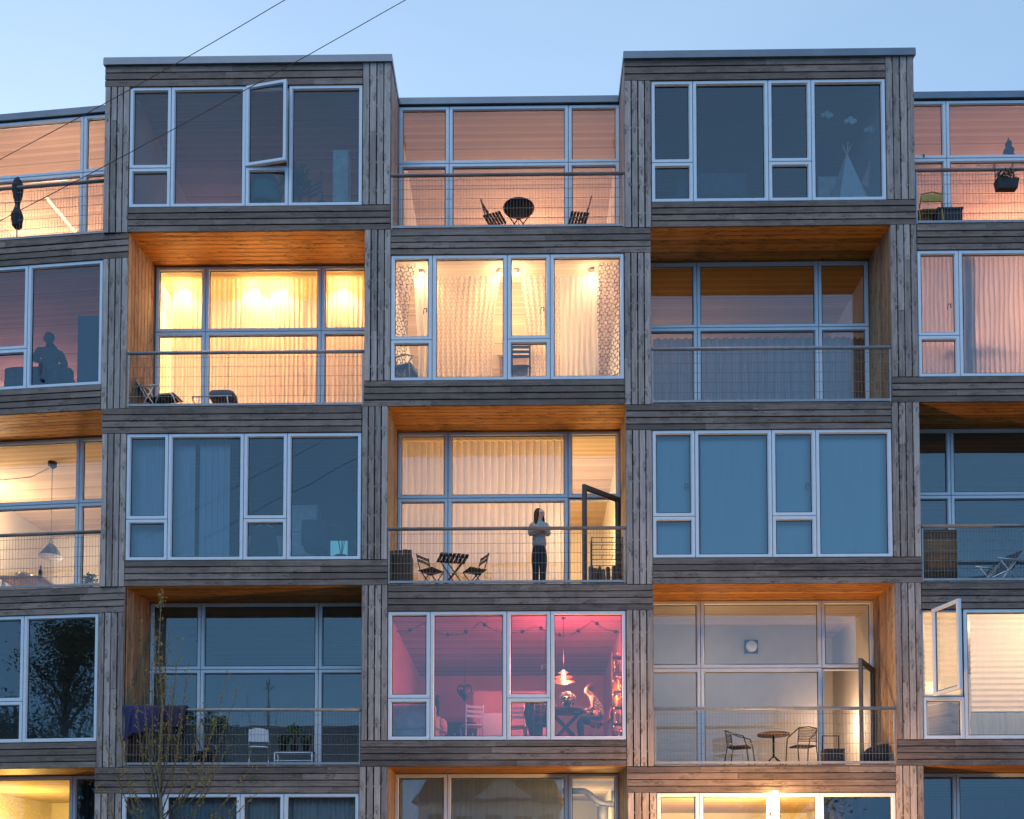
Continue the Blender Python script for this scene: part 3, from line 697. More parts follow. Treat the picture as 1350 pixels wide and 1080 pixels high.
R = FRONT['E4']; c = R['cells'][0]; opened('E4', c[0], c[2], c[3], (c[1]-c[0])*.93, rad(74), off=.19)
R = REC['C3']; c = R['cells'][5]; opened('C3', c[1], c[2], c[3], c[1]-c[0]-.02, rad(42), 'R', DEP, fw=.085, mat='doorframe')
R = REC['D4']; c = R['cells'][5]; opened('D4', c[1], c[2], c[3], c[1]-c[0]-.02, rad(58), 'R', DEP, fw=.085, mat='doorframe')

# ================= A1: peach lit flat, top left
p = at('A1', 22, .12)
t = thing('folded_parasol', 'dark folded balcony parasol strapped upright to the top left balcony rail', 'parasol', p)
mb = MB(); mb.tube([(0,0,0),(0,0,1.42)], .018, 6); mb.build('pole', M['alu'], t)
mb = MB(); mb.lathe([(.03,.30),(.10,.36),(.13,.60),(.06,.78),(.045,.84),(.09,1.0),(.125,1.22),(.09,1.36),(.02,1.46)], n=9, smooth=False); mb.build('canopy', M['dark'], t)
a = at('A1', 62, 2.0, py=262); b = at('A1', 99, 1.75, py=306)
t = thing('light_shaft', 'glowing slanted tube standing in for a shaft of light behind the top left balcony', 'lamp', a)
mb = MB(); mb.tube([(0,0,0), tuple(b-a)], .035, 8); mb.build('tube', M['tube'], t)  # glowing tube added for a shaft of light, not a real lamp
mb = MB(); mb.tube([(0,.045,.02), tuple(b-a+Vector((0,.05,.02)))], .04, 4); mb.build('tube_back', M['frame'], t)
light((a+b)/2+Vector((0,-.1,0)), 22, PEACH, .2, None)
glow('A1', 40, 5.2, 1.5, 110, (1,.56,.32))

# ================= A2: person behind the window
bl = plain('slate_blue_paint', (.05,.10,.16), .6, var=.15)
cabinet('tall slate blue wardrobe behind the left second floor window', att('A2', 121, .75, 440), .62, .55, 1.95, bl, 1, 'wardrobe')
M['sofablue'] = plain('navy_sofa_cloth', (.05,.08,.12), .95, var=.3, bump=.4)
sofa('navy sofa with its back to the left second floor window', att('A2', 62, .95, 480)-Vector((0,0,.08)), PI, M['sofablue'], 1.5)
t = thing('person', 'person in dark shirt sitting on the navy sofa behind the left window', 'person', att('A2', 66, .62, 470)+Vector((0,0,.12)), rad(24))
V,E = graph([(0,.0,.50,.17),(0,.05,.75,.18),(0,.02,.98,.19),(0,-.0,1.10,.12),(-.01,-.02,1.16,.085),(-.02,-.03,1.23,.10),(-.03,-.03,1.31,.105),(-.02,-.01,1.37,.07)],
 [(0,.02,.98,.19),(-.21,.02,1.0,.11),(-.30,-.05,.72,.075),(-.16,-.28,.62,.04)], [(0,.02,.98,.19),(.21,.02,1.0,.11),(.31,-.02,.72,.075),(.20,-.26,.6,.04)],
 [(0,.0,.50,.17),(-.12,-.1,.48,.1),(-.14,-.5,.48,.07),(-.14,-.5,.1,.05),(-.14,-.62,.05,.04)], [(0,.0,.50,.17),(.12,-.1,.48,.1),(.14,-.5,.48,.07),(.14,-.5,.1,.05),(.14,-.62,.05,.04)], [(-.02,-.03,1.23,.10),(-.13,-.07,1.22,.035)])
skin('body', V, E, plain('slate_shirt', (.055,.07,.10), .9, var=.3, bump=.3), t)
V,E = graph([(-.02,-.01,1.25,.09),(-.015,.01,1.34,.125),(.0,.02,1.42,.08)]); skin('hair', V, E, M['hairbrown'], t)
glow('A2', 60, 5.0, 1.6, 26, (1,.50,.40))  # fill light added to redden the ceiling behind the sitter

# ================= A3: white lit room with a conical pendant
z = REC['A3']['ceil']; p = at('A3', 67, 2.2, py=727)
t = thing('conical_pendant', 'grey conical pendant lamp on a long cord above the white table', 'lamp', p); h = z-p.z
mb = MB(); mb.tube([(0,0,.30),(0,0,h-.02)], .007, 5); mb.lathe([(.02,h-.16),(.10,h-.10),(.10,h-.001)]); mb.build('cord', M['black'], t)
mb = MB(); mb.lathe([(.265,-.13),(.27,-.13),(.10,.14),(.035,.19),(.03,.19),(.09,.13)], n=24); mb.tube([(-.05,0,.19),(0,0,.31),(.05,0,.19)], .01, 5); mb.build('lamp_shade', plain('grey_lamp_shade', (.22,.22,.26), .5), t)
mb = MB(); mb.tube([(.0,0,h-.1),(-.5,0,h-.35),(-1.2,0,h-.42),(-2.2,0,h-.02)], .008, 5); mb.build('cable', M['black'], t)
p = att('A3', 36, 1.72, 752)
t = thing('dining_table', 'white trestle table under the grey conical pendant', 'table', p)
mb = MB(); mb.box(-.52,.52,-.35,.42,.72,.75); mb.build('tabletop', M['pine'], t)
for x in (-.42,.42):
    mb = MB(); T_(mb, [(x-.12,-.25,0),(x,-.25,.71)], .02); T_(mb, [(x+.12,-.25,0),(x,-.25,.71)], .02); T_(mb, [(x-.12,.3,0),(x,.3,.71)], .02); T_(mb, [(x+.12,.3,0),(x,.3,.71)], .02); T_(mb,[(x,-.25,.4),(x,.3,.4)],.015); mb.build('leg', M['frame'], t)
mb = MB(); mb.lathe([(.06,.0),(.16,.05),(.19,.10),(.175,.10),(.05,.02)]); o = mb.build('bowl', M['alu']); o.location = p+Vector((-.02,-.1,.75)); tag(o, 'shallow metal bowl on the white trestle table', 'bowl')
mb = MB(); mb.lathe([(.04,0),(.045,.01),(.045,.16),(.016,.22),(.016,.29),(.0,.29)], n=14); o = mb.build('bottle', M['dark']); o.location = p+Vector((.38,-.15,.75)); tag(o, 'dark bottle at the right end of the white trestle table', 'bottle')
wood_chair('white dining chair at the right end of the trestle table', p+Vector((1.0,.15,0)), -1.9, M['frame'])
potted('small potted plant behind the left third floor balcony mullion', att('A3', 119, 1.6, 770)+Vector((0,0,.35)), .34, .15, .08, n=120, size=.05)
glow('A3', -20, 3.3, 1.0, 62, (1,.66,.36))
light(at('A3', 95, 2.6, z=REC['A3']['floor']+1.2), 16, (1,.72,.45), .3)

# ================= A5 and other ground floor rooms
glow('A5', 20, 3.4, 1.2, 80, (1,.60,.13))
curtain('A5', 97, 135, 1.36, 'curtain', 'dark curtain at the right of the yellow ground floor room', 'curtain', M['dark'], folds=4)

# ================= B1
M['teal_up'] = plain('teal_upholstery', (.05,.20,.19), .8, var=.2, bump=.2)
t = thing('lounge_chair', 'teal round backed lounge chair seen from behind in the top left front window', 'chair', att('B1', 352, .62, 268), PI)
mb = MB(); V=[];F=[]; 
for j in range(9):
    f=j/8
    for i in range(13):
        a=PI*(-.15+1.3*i/12); w_=.36*(1-f**3*.55); V.append((w_*math.cos(a), .12+.33*math.sin(a)*(1-.4*f)+.12*f, .28+.92*f-.18*abs(math.cos(a))*f))
for j in range(8):
    for i in range(12): F.append((j*13+i,j*13+i+1,(j+1)*13+i+1,(j+1)*13+i))
mb.mesh(V,F); o = mb.build('backrest', M['teal_up'], t); s_ = o.modifiers.new('thick','SOLIDIFY'); s_.thickness=.05
mb = MB(); box_cushion(mb,-.32,.32,-.3,.32,.26,.42); mb.build('seat', M['teal_up'], t)
for q in ((-.25,-.2),(.25,-.2),(-.25,.25),(.25,.25)): mb = MB(); T_(mb,[(q[0]*1.15,q[1]*1.15,0),(q[0],q[1],.27)],.016); mb.build('leg', M['teak'], t)
cabinet('narrow pale column cabinet in the top left front window', att('B1', 449, .7, 240), .34, .3, 1.72, plain('pale_sage_paint', (.45,.52,.5), .6), 1, 'column_cabinet')
potted('dark leafy plant beside the teal lounge chair', att('B1', 388, 1.0, 240), 1.25, .36, .16, n=260, size=.09)
wood_chair('dark dining chair left of the pale column cabinet', att('B1', 424, .75, 255), 2.6, M['dark'], h=1.05)
glow('B1', 270, 4.8, 1.9, 20, (1,.45,.40))  # fill light added to tint the dark room's ceiling pink

# ================= B2: the brightest balcony room
curtain('B2', 226, 300, 1.50, 'lace_curtain', 'left lace curtain of the golden balcony room', 'curtain', M['lace'], folds=12, amp=.026, group='lace curtains of the golden room')
curtain('B2', 302, 400, 1.52, 'lace_curtain', 'wide middle lace curtain of the golden balcony room, in front of two lamps', 'curtain', M['lace'], folds=16, amp=.026, group='lace curtains of the golden room')
curtain('B2', 402, 500, 1.50, 'lace_curtain', 'right lace curtain of the golden balcony room', 'curtain', M['lace'], folds=16, amp=.026, group='lace curtains of the golden room')
for px, nm in ((247, 'leftmost'), (338, 'second'), (374, 'third'), (455, 'rightmost')):
    spot('B2', px, 384, 1.85, nm+' of the four bright spotlights behind the lace curtains', 95, (1,.56,.19), 'spotlights of the golden room', 'bulbhot')
light(at('B2', 330, 3.6, z=REC['B2']['floor']+1.4), 70, (1,.54,.18), .3)
light(at('B2', 300, 2.4, z=REC['B2']['floor']+.5), 9, (1,.62,.4), .3)
t = thing('bookcase', 'pine bookcase at the left of the golden balcony room', 'bookcase', att('B2', 216, 1.9, 500))
for x in (-.28,.26): mb = MB(); mb.box(x,x+.02,0,.3,0,1.05); mb.build('side_panel', M['pine'], t)
for zz in (.05,.4,.72,1.03): mb = MB(); mb.box(-.26,.26,.01,.29,zz,zz+.02); mb.build('shelf', M['pine'], t)
bk = [plain('book_cover_'+n_, c_, .7) for n_, c_ in (('red',(.3,.06,.04)),('brown',(.2,.1,.04)),('cream',(.6,.5,.35)))]
pb = att('B2', 216, 1.9, 500)
for i in range(6):
    mb = MB(); hh = random.uniform(.2,.27); mb.box(0,.04,0,.2,0,hh); mb.box(.004,.036,-.002,.198,.003,hh-.003); o = mb.build('book', bk[i%3]); o.location = pb+Vector((-.24+i*.048,.04,.74)); tag(o, 'book on the top shelf of the pine bookcase', 'book', 'books in the pine bookcase')
t = thing('folding_armchair', 'white folding armchair with dark sling at the left of the golden balcony', 'chair', att('B2', 203, .62, 528), rad(78))
for s in (-1,1):
    mb = MB(); x = s*.27; T_(mb,[(x,-.30,0),(x,.10,.60)],.014); T_(mb,[(x,.24,0),(x,-.16,.60)],.014); T_(mb,[(x,-.30,.61),(x,.26,.64)],.02); T_(mb,[(x*.96,.02,.36),(x*.96,.40,1.02)],.013); mb.build('frame', M['alu'], t)
mb = MB(); mb.hexa([(-.25,-.28,.38),(.25,-.28,.38),(.25,.06,.33),(-.25,.06,.33),(-.25,-.28,.40),(.25,-.28,.40),(.25,.06,.35),(-.25,.06,.35)]); mb.build('seat', M['dark'], t)
mb = MB(); mb.hexa([(-.25,.06,.36),(.25,.06,.36),(.25,.085,.36),(-.25,.085,.36),(-.25,.40,1.02),(.25,.40,1.02),(.25,.425,1.02),(-.25,.425,1.02)]); mb.build('backrest', M['dark'], t)
t = thing('footstool', 'white framed footstool with dark sling in front of the folding armchair', 'stool', att('B2', 228, .5, 528), rad(80))
mb = MB(); 
for s in (-1,1): T_(mb,[(s*.22,-.28,0),(s*.22,-.10,.40),(s*.22,.22,.42),(s*.22,.34,0)],.013)
T_(mb,[(-.22,-.1,.4),(.22,-.1,.4)],.012); T_(mb,[(-.22,.22,.42),(.22,.22,.42)],.012); mb.build('frame', M['alu'], t)
mb = MB(); mb.box(-.2,.2,-.12,.24,.425,.445); mb.build('seat', M['dark'], t)
t = thing('lounger', 'low white framed lounger with grey cushion in the middle of the golden balcony', 'lounger', att('B2', 286, .62, 528), 0)
mb = MB()
for s in (-1,1): T_(mb,[(-.45,s*.26,.38),(.40,s*.26,.40)],.016); T_(mb,[(-.36,s*.26,0),(-.30,s*.26,.38)],.014); T_(mb,[(.36,s*.26,0),(.30,s*.26,.39)],.014)
T_(mb,[(-.45,-.26,.38),(-.52,0,.42),(-.45,.26,.38)],.014); mb.build('frame', M['frame'], t)
mb = MB(); box_cushion(mb,-.12,.42,-.24,.24,.41,.56,.05); mb.build('cushion', plain('grey_cushion', (.16,.15,.16), .9, bump=.4), t)

# ================= B3
vblind('B3', 170, 257, .30, 'vertical_blind', 'left pale blue vertical blind of the third row left window, closed', M['blueish'], .11, .35)
vblind('B3', 263, 303, .30, 'vertical_blind', 'pale blue vertical blind right of the dark slit in the third row left window', M['blueish'], .11, .35)
M['greyp'] = plain('grey_laminate', (.42,.43,.45), .5)
cabinet('tall pale grey cabinet at the back of the third row left room', att('B3', 395, 1.9, 690), .8, .5, 1.9, M['greyp'], 1, 'tall_cabinet', 3)
cabinet('low pale sideboard behind the dark coat in the third row left room', att('B3', 350, 2.2, 690), .9, .5, 1.3, M['greyp'], 2, 'sideboard')
t = thing('office_chair', 'black square backed office chair in the third row left window', 'chair', att('B3', 417, .7, 715), PI)
mb = MB(); box_cushion(mb,-.27,.27,.2,.27,.45,1.0,.03); mb.build('backrest', M['dark'], t)
mb = MB(); box_cushion(mb,-.25,.25,-.25,.25,.42,.5,.03); mb.build('seat', M['dark'], t)
mb = MB(); mb.tube([(0,0,.08),(0,0,.42)],.03,8)
for k in range(5): mb.tube([(0,0,.1),(.28*math.cos(k*1.257),.28*math.sin(k*1.257),.04)],.02,6)
mb.build('base', M['black'], t)
t = thing('coat', 'dark coat hanging on a white hanger behind the third row left window', 'coat', at('B3', 348, .75, py=690)+Vector((0,0,-.05)))
mb = MB(); mb.tube([(-.2,0,-.05),(0,0,.05),(.2,0,-.05)],.01,6); mb.tube([(0,0,.05),(.0,0,.14),(.03,0,.16)],.006,5); mb.build('hanger', M['frame'], t)
mb = MB(); mb.lathe([(.33,-.75),(.31,-.4),(.25,-.12),(.2,-.05),(.05,-.01)], n=14); o = mb.build('cloth', M['dark'], t); o.scale = (1,.35,1)
potted('dark potted plant at the right edge of the third row left window', att('B3', 450, .5, 720), .78, .20, .13, n=160, size=.07)
t = thing('computer_screen', 'small lit cyan screen behind the potted plant in the third row left room', 'screen', at('B3', 447, 1.15, py=722))
mb = MB(); mb.box(-.2,.2,0,.03,-.22,.16); mb.tube([(0,.03,-.42),(0,.03,-.2)],.02,6); mb.box(-.1,.1,-.06,.12,-.43,-.42); mb.build('case', M['black'], t)
mb = MB(); mb.face([(-.19,-.003,-.21),(.19,-.003,-.21),(.19,-.003,.15),(-.19,-.003,.15)]); mb.build('display', emit('cyan_display', (.12,.42,.55), .16), t)

# ================= B4: dark balcony with laundry
def drape(key, pxa, pxb, n, drop_f, drop_b, name, label, mat, seed, ztop=1.225, r=.05):
    R = REC[key]; rr = random.Random(seed); z = R['floor']+ztop; ua, ub = uat(MAIN, pxa, z, n), uat(MAIN, pxb, z, n); V=[];F=[]; nx=40; prof=[]
    for k in range(9): prof.append((-1, drop_f*(1-k/8)))
    for k in range(1,6): prof.append((math.cos(PI-PI*k/6), -math.sin(PI*k/6)*.045))
    for k in range(7): prof.append((1, drop_b*k/6))
    ph = rr.random()*6
    for i in range(nx+1):
        t = i/nx; fl = .022*math.sin(t*22+ph)+.015*math.sin(t*47+ph*2); hem = 1+.22*math.sin(t*5+ph)+.08*math.sin(t*17)
        for (s,d) in prof:
            q = max(d,0); V.append((ua+(ub-ua)*t+.03*math.sin(q*5+t*9), n+s*(r+.012*abs(s))+fl*min(1,q*4)-(.02 if s<0 else -.02)*min(1,q*3), z-q*hem+(-d if d<0 else 0)))
    m=len(prof)
    for i in range(nx):
        for k in range(m-1): F.append((i*m+k,(i+1)*m+k,(i+1)*m+k+1,i*m+k+1))
    mb = MB(); mb.mesh(V,F); o = mb.build(name, mat, centre=True); return tag(o, label, 'blanket')
drape('B4', 164, 213, .05, .56, .5, 'blanket', 'purple blue blanket hung over the left end of the dark balcony rail', plain('violet_blanket', (.032,.03,.10), .95, var=.35, scale=8, bump=.5), 3)
drape('B4', 214, 246, .05, .40, .5, 'blanket', 'plum coloured blanket beside the blue one on the dark balcony rail', plain('plum_blanket', (.035,.026,.06), .95, var=.35, scale=8, bump=.5), 5)
t = thing('folding_chair', 'white folding chair with rounded back on the dark balcony', 'chair', att('B4', 342, .62, 990), rad(190))
mb = MB()
for s in (-1,1): T_(mb,[(s*.22,-.26,0),(s*.21,.12,.5),(s*.19,.22,.82)],.013); T_(mb,[(s*.2,.26,0),(s*.2,-.18,.45)],.013)
T_(mb,[(-.2,-.22,.06),(.2,-.22,.06)],.01); mb.build('frame', M['alu'], t)
mb = MB(); V=[];F=[]
for i in range(13):
    a=PI*i/12; x=-.21*math.cos(a); zt_=.70+.15*math.sin(a)**.6
    for y in (0,.025): V += [(x,.17+y,.56),(x,.2+y,zt_)]
for i in range(12):
    b=i*4; F += [(b,b+4,b+5,b+1),(b+2,b+3,b+7,b+6),(b+1,b+5,b+7,b+3),(b,b+2,b+6,b+4)]
mb.mesh(V,F,False); mb.build('backrest', M['frame'], t)
mb = MB(); box_cushion(mb,-.2,.2,-.2,.2,.44,.475,.01); mb.build('seat', M['frame'], t)
pb = att('B4', 389, .62, 990)
t = thing('plant_bench', 'low white tube bench carrying pots on the dark balcony', 'bench', pb)
mb = MB()
for x in (-.4,.4):
    for y in (-.16,.16): T_(mb,[(x,y,0),(x,y,.34)],.018)
for y in (-.16,.16): T_(mb,[(-.4,y,.33),(.4,y,.33)],.018); T_(mb,[(-.4,y,.16),(.4,y,.16)],.012)
mb.build('frame', M['frame'], t); mb = MB()
for i in range(4): mb.box(-.4,.4,-.16+i*.082,-.09+i*.082,.35,.37)
mb.build('seat', M['teak'], t)
for dx, h, r, nm in ((-.26,.26,.13,'leftmost'),(-.02,.44,.17,'tallest, middle'),(.24,.24,.12,'rightmost')):
    potted(nm+' dark potted plant on the low white bench', pb+Vector((dx,0,.37)), h, r, .085, n=150, size=.05, group='plants on the bench')
t = thing('potted_shrub', 'dark twiggy shrub in a tub behind the blankets on the dark balcony', 'plant', att('B4', 268, .7, 990))
mb = MB(); mb.lathe([(.17,0),(.21,.34),(.22,.34),(.22,.38),(.19,.38)]); mb.build('tub', M['dark'], t)
mb = MB(); lf = MB()
for k in range(9):
    a=random.uniform(0,6.28); e=Vector((.42*math.cos(a),.2*math.sin(a),random.uniform(.8,1.2))); T_(mb,[(0,0,.35),tuple(e*.6+Vector((0,0,.1))),tuple(e)],.007,5); leafy(lf,tuple(e),.18,46,.05)
mb.build('branch', M['teak'], t); lf.build('leaves', M['green'], t)
t = thing('reed_screen', 'dark reed mat leaning behind the blankets on the dark balcony', 'screen', att('B4', 205, .22, 990))
mb = MB()
for i in range(46): x=-.62+i*.027; mb.tube([(x,.02*math.sin(i),0),(x+random.uniform(-.006,.006),.06,random.uniform(.80,.92))],.011,5)
mb.build('reeds', M['teak'], t); mb = MB()
for zz in (.2,.7): mb.tube([(-.63,.035,zz),(.62,.035,zz)],.006,4)
mb.build('binding', M['black'], t)

# ================= B5
M['white_curtain'] = cloth('white_curtain_cloth', (.86,.87,.88), .15, .0)
curtain('B5', 163, 318, .34, 'sheer_curtain', 'left dim grey curtain of the bottom left window', 'curtain', M['blueish'], folds=14)
curtain('B5', 322, 472, .34, 'sheer_curtain', 'right dim grey curtain of the bottom left window', 'curtain', M['white_curtain'], folds=13)

# ================= C1
bistro_chair('dark bistro chair left of the round table on the top middle balcony', 'chair', att('C1', 652, .42, 292), rad(70), 'bistro chairs')
bistro_table('round black table on the top middle balcony', att('C1', 684, .45, 292), 0, False)
bistro_chair('dark bistro chair right of the round table on the top middle balcony', 'chair', att('C1', 763, .42, 292), rad(-82), 'bistro chairs')
glow('C1', 690, 5.2, 1.5, 52, (1,.50,.26))
light(at('C1', 735, 1.75, z=REC['C1']['floor']+.5), 5, (1,.62,.34), .3)

# ================= C2
hc = 'honeycomb curtains of the cream window'; zr_ = at('C2', 620, .36, py=364).z; zd_ = at('C2', 540, .32, py=349).z
curtain('C2', 518, 548, .32, 'honeycomb_curtain', 'narrow honeycomb curtain gathered at the far left of the cream window', 'curtain', M['lacebig'], z1=zd_, folds=3, taper=.45, tdir=-1, group=hc)
curtain('C2', 545, 568, .40, 'lace_curtain', 'slim cream curtain beside the left honeycomb curtain of the cream window', 'curtain', M['sheer'], z1=zr_, folds=2, amp=.04, taper=.3, tdir=1)
curtain('C2', 572, 659, .36, 'honeycomb_curtain', 'wide pale net curtain in the second pane of the cream window', 'curtain', M['lacepale'], z1=zr_, folds=12, amp=.026, taper=.12, tdir=-1, group=hc)
curtain('C2', 686, 738, .36, 'honeycomb_curtain', 'pale net curtain in the third pane of the cream window', 'curtain', M['lacepale'], z1=zr_, folds=7, amp=.026, taper=.22, tdir=1, group=hc)
curtain('C2', 738, 790, .38, 'lace_curtain', 'plain cream curtain in the right pane of the cream window', 'curtain', M['sheer'], z1=zr_, folds=7, amp=.026)
curtain('C2', 788, 821, .32, 'honeycomb_curtain', 'dark honeycomb curtain hanging straight at the right of the cream window', 'curtain', M['lacebig'], z1=zd_, folds=3, group=hc)
for px, nm in ((556,'leftmost'),(658,'second'),(681,'third'),(780,'rightmost')):
    spot('C2', px, 362, .75, nm+' of the four small spotlights in the cream window', 36, (1,.66,.32), 'spotlights of the cream room', 'bulbhot')
light(at('C2', 670, 2.6, z=FRONT['C2']['floor']+1.1), 75, (1,.62,.28), .4)
light(at('C2', 720, 1.4, z=FRONT['C2']['floor']+.5), 10, (1,.66,.42), .3)
pb = att('C2', 684, .85, 480)
t = thing('dining_table', 'pine dining table seen between the parted curtains of the cream window', 'table', pb)
mb = MB(); mb.box(-.45,.45,-.3,.5,.78,.82); mb.build('tabletop', M['pine'], t)
for q in ((-.38,-.22),(.38,-.22),(-.38,.42),(.38,.42)): mb = MB(); mb.box(q[0]-.03,q[0]+.03,q[1]-.03,q[1]+.03,0,.779); mb.build('leg', M['pine'], t)
wood_chair('dark dining chair pulled up to the pine table in the cream window', pb+Vector((.05,-.36,0)), PI, M['dark'])
t = thing('armchair', 'bentwood armchair in the lower left corner of the cream window', 'chair', att('C2', 530, .55, 490), rad(75))
for s in (-1,1): mb = MB(); T_(mb,[(s*.3,.30,1.0),(s*.3,.10,.42),(s*.3,-.26,.46),(s*.3,-.36,.60),(s*.3,-.2,.66),(s*.3,.12,.62)],.018); T_(mb,[(s*.3,-.28,.5),(s*.3,-.3,.02),(s*.3,.35,.02)],.018); mb.build('frame', M['pine'], t)
mb = MB(); mb.hexa([(-.27,-.3,.42),(.27,-.3,.42),(.27,.1,.36),(-.27,.1,.36),(-.27,-.3,.5),(.27,-.3,.5),(.27,.1,.44),(-.27,.1,.44)]); mb.build('seat', M['dark'], t)
mb = MB(); mb.hexa([(-.27,.1,.4),(.27,.1,.4),(.27,.16,.4),(-.27,.16,.4),(-.27,.30,1.02),(.27,.30,1.02),(.27,.36,1.02),(-.27,.36,1.02)]); mb.build('backrest', M['dark'], t)
wood_chair('white high chair behind the right pane of the cream window', att('C2', 768, .95, 480)+Vector((0,0,0)), rad(200), M['frame'], h=1.15)

# ================= C3: woman on the balcony
pf = att('C3', 711, .33, 765)
t = thing('person', 'woman in grey sweater and black trousers standing with folded arms at the middle balcony rail', 'person', pf, rad(4))
body = [[(0,.02,.96,.125,.10),(0,.01,1.12,.105,.085),(0,0,1.30,.125,.09),(0,.0,1.40,.07),(.005,-.005,1.455,.052),(.030,-.034,1.515,.058),(.026,-.028,1.580,.088),(.014,-.005,1.645,.084),(.010,.0,1.675,.05)],
 [(.026,-.028,1.580,.088),(.100,-.088,1.562,.013)]]
legs = [[(0,.02,.96,.125,.10),(s*.08,.02,.86,.085),(s*.078,.0,.49,.06),(s*.072,.02,.10,.042),(s*.078,-.02,.045,.04),(s*.10,-.13,.032,.035)] for s in (-1,1)]
arms = []
for s, wz, wy in ((-1,1.235,-.145),(1,1.265,-.175)):
    wr = (-s*.075, wy, wz, .026)
    arms += [[(0,0,1.30,.125,.09),(s*.150,.0,1.365,.052),(s*.195,-.02,1.13,.042),(s*.09,-.125,wz-.055,.036),wr]]
    arms += fingers(wr, (-s*1,.2,.25), (0,-1,.1))
V,E = graph(*(body+legs+arms)); skin('body', V, E, M['skin'], t)
sw = [[(0,.02,.85,.165,.12),(0,.02,.95,.172,.125),(0,.01,1.12,.152,.115),(0,0,1.30,.158,.115),(0,.0,1.40,.095),(0,0,1.46,.070)]]
for s, wz, wy in ((-1,1.235,-.145),(1,1.265,-.175)):
    sw += [[(0,0,1.30,.158,.115),(s*.150,.0,1.365,.078),(s*.198,-.02,1.13,.068),(s*.09,-.125,wz-.055,.062),(-s*.06,wy,wz-.006,.052)]]
V,E = graph(*sw); skin('sweater', V, E, M['sweater'], t)
tr = [[(0,.02,1.0,.14,.105),(0,.02,.93,.15,.115),(s*.082,.02,.82,.115),(s*.080,.0,.49,.086),(s*.074,.02,.10,.068),(s*.074,.02,.06,.066)] for s in (-1,1)]
V,E = graph(*tr); skin('trousers', V, E, M['trousers'], t)
for s in (-1,1): V,E = graph([(s*.075,.05,.05,.05),(s*.08,-.04,.045,.048,.042),(s*.10,-.14,.035,.044,.034)]); skin('shoe', V, E, M['black'], t)
V,E = graph([(.004,.0,1.717,.06),(-.010,.022,1.662,.118,.118),(-.030,.045,1.582,.118,.105),(-.045,.055,1.482,.105,.085),(-.05,.055,1.382,.095,.07),(-.05,.05,1.312,.06,.04)],
 [(-.030,.045,1.582,.118,.105),(-.055,-.055,1.562,.040),(-.070,-.060,1.452,.040),(-.075,-.060,1.342,.034),(-.07,-.055,1.282,.015)], [(-.030,.045,1.582,.118,.105),(.075,.045,1.542,.045),(.085,.03,1.422,.045),(.08,.01,1.332,.035)])
skin('hair', V, E, M['hairbrown'], t)
mb = MB(); mb.tube([(.005,-.108,1.582),(.060,-.108,1.579),(.100,-.072,1.578),(.112,-.035,1.578),(.09,.04,1.580)], .006, 6); mb.build('glasses', M['black'], t)
mb = MB(); mb.tube([(.048,-.088,1.510),(.080,-.066,1.509)], .008, 5); mb.build('mouth', plain('lips', (.4,.14,.12), .5), t)
bistro_chair('slatted folding chair left of the table on the middle balcony', 'chair', att('C3', 568, .62, 765), rad(55), 'bistro chairs')
bistro_table('slatted folding table between two chairs on the middle balcony', att('C3', 597, .60, 765), rad(14))
bistro_chair('slatted folding chair right of the table on the middle balcony', 'chair', att('C3', 626, .62, 765), rad(-62), 'bistro chairs')
t = thing('slatted_planter', 'dark slatted wooden planter in the left corner of the middle balcony', 'planter', att('C3', 529, .55, 765))
mb = MB()
for i in range(5): x=-.24+i*.098; mb.box(x,x+.088,-.16,-.13,.03,.84+random.uniform(-.03,.03))
mb.build('front_board', M['teak'], t)
mb = MB(); mb.box(-.24,.24,-.128,.16,.05,.74); mb.box(-.25,.25,-.165,-.161,.2,.26); mb.build('body', M['teak'], t)
t = thing('wire_rack', 'black wire shelf rack in the right corner of the middle balcony', 'rack', att('C3', 800, .72, 765))
mb = MB()
for x in (-.33,.33):
    for y in (-.14,.14): T_(mb,[(x,y,0),(x,y,1.18)],.010)
for zz in (.30,.55,.78,1.0,1.16):
    for y in (-.14,.14): T_(mb,[(-.33,y,zz),(.33,y,zz)],.008)
    for x in (-.33,-.11,.11,.33): T_(mb,[(x,-.14,zz),(x,.14,zz)],.006)
mb.build('frame', M['black'], t)
pr = att('C3', 800, .40, 765)
for i in range(7):
    mb = MB(); h=random.uniform(.42,.56); x=-.34+i*.095
    V=[(math.cos(k*.9)*.055*random.uniform(.8,1.1), math.sin(k*.9)*.05, 0) for k in range(7)]; V2=[(v[0]*random.uniform(.75,1),v[1],h+random.uniform(-.06,.04)) for v in V]
    mb.mesh(V+V2,[tuple(range(6,-1,-1)),tuple(range(7,14))]+[(k,(k+1)%7,7+(k+1)%7,7+k) for k in range(7)],False)
    o = mb.build('firewood_log', M['teak'] if i%3 else M['band']); o.location = pr+Vector((x,random.uniform(-.04,.04),0)); o.rotation_euler=(0,random.uniform(-.06,.06),0); tag(o, 'upright piece of dark firewood in front of the black wire rack', 'firewood', 'firewood by the wire rack')
vb = 'tall pale vertical blinds of the middle balcony'
vblind('C3', 528, 588, 1.48, 'vertical_blind', 'narrow vertical blind left of the first mullion behind the middle balcony', M['vert'], .14, .52, group=vb)
vblind('C3', 592, 748, 1.48, 'vertical_blind', 'wide vertical blind behind the woman on the middle balcony', M['vert'], .155, .52, group=vb)
glow('C3', 730, 2.5, 2.35, 24, (1,.66,.32))
light(at('C3', 650, 3.6, z=REC['C3']['floor']+1.9), 58, (1,.60,.28), .3)
light(at('C3', 800, 2.6, z=REC['C3']['floor']+2.0), 15, (1,.60,.20), .3)

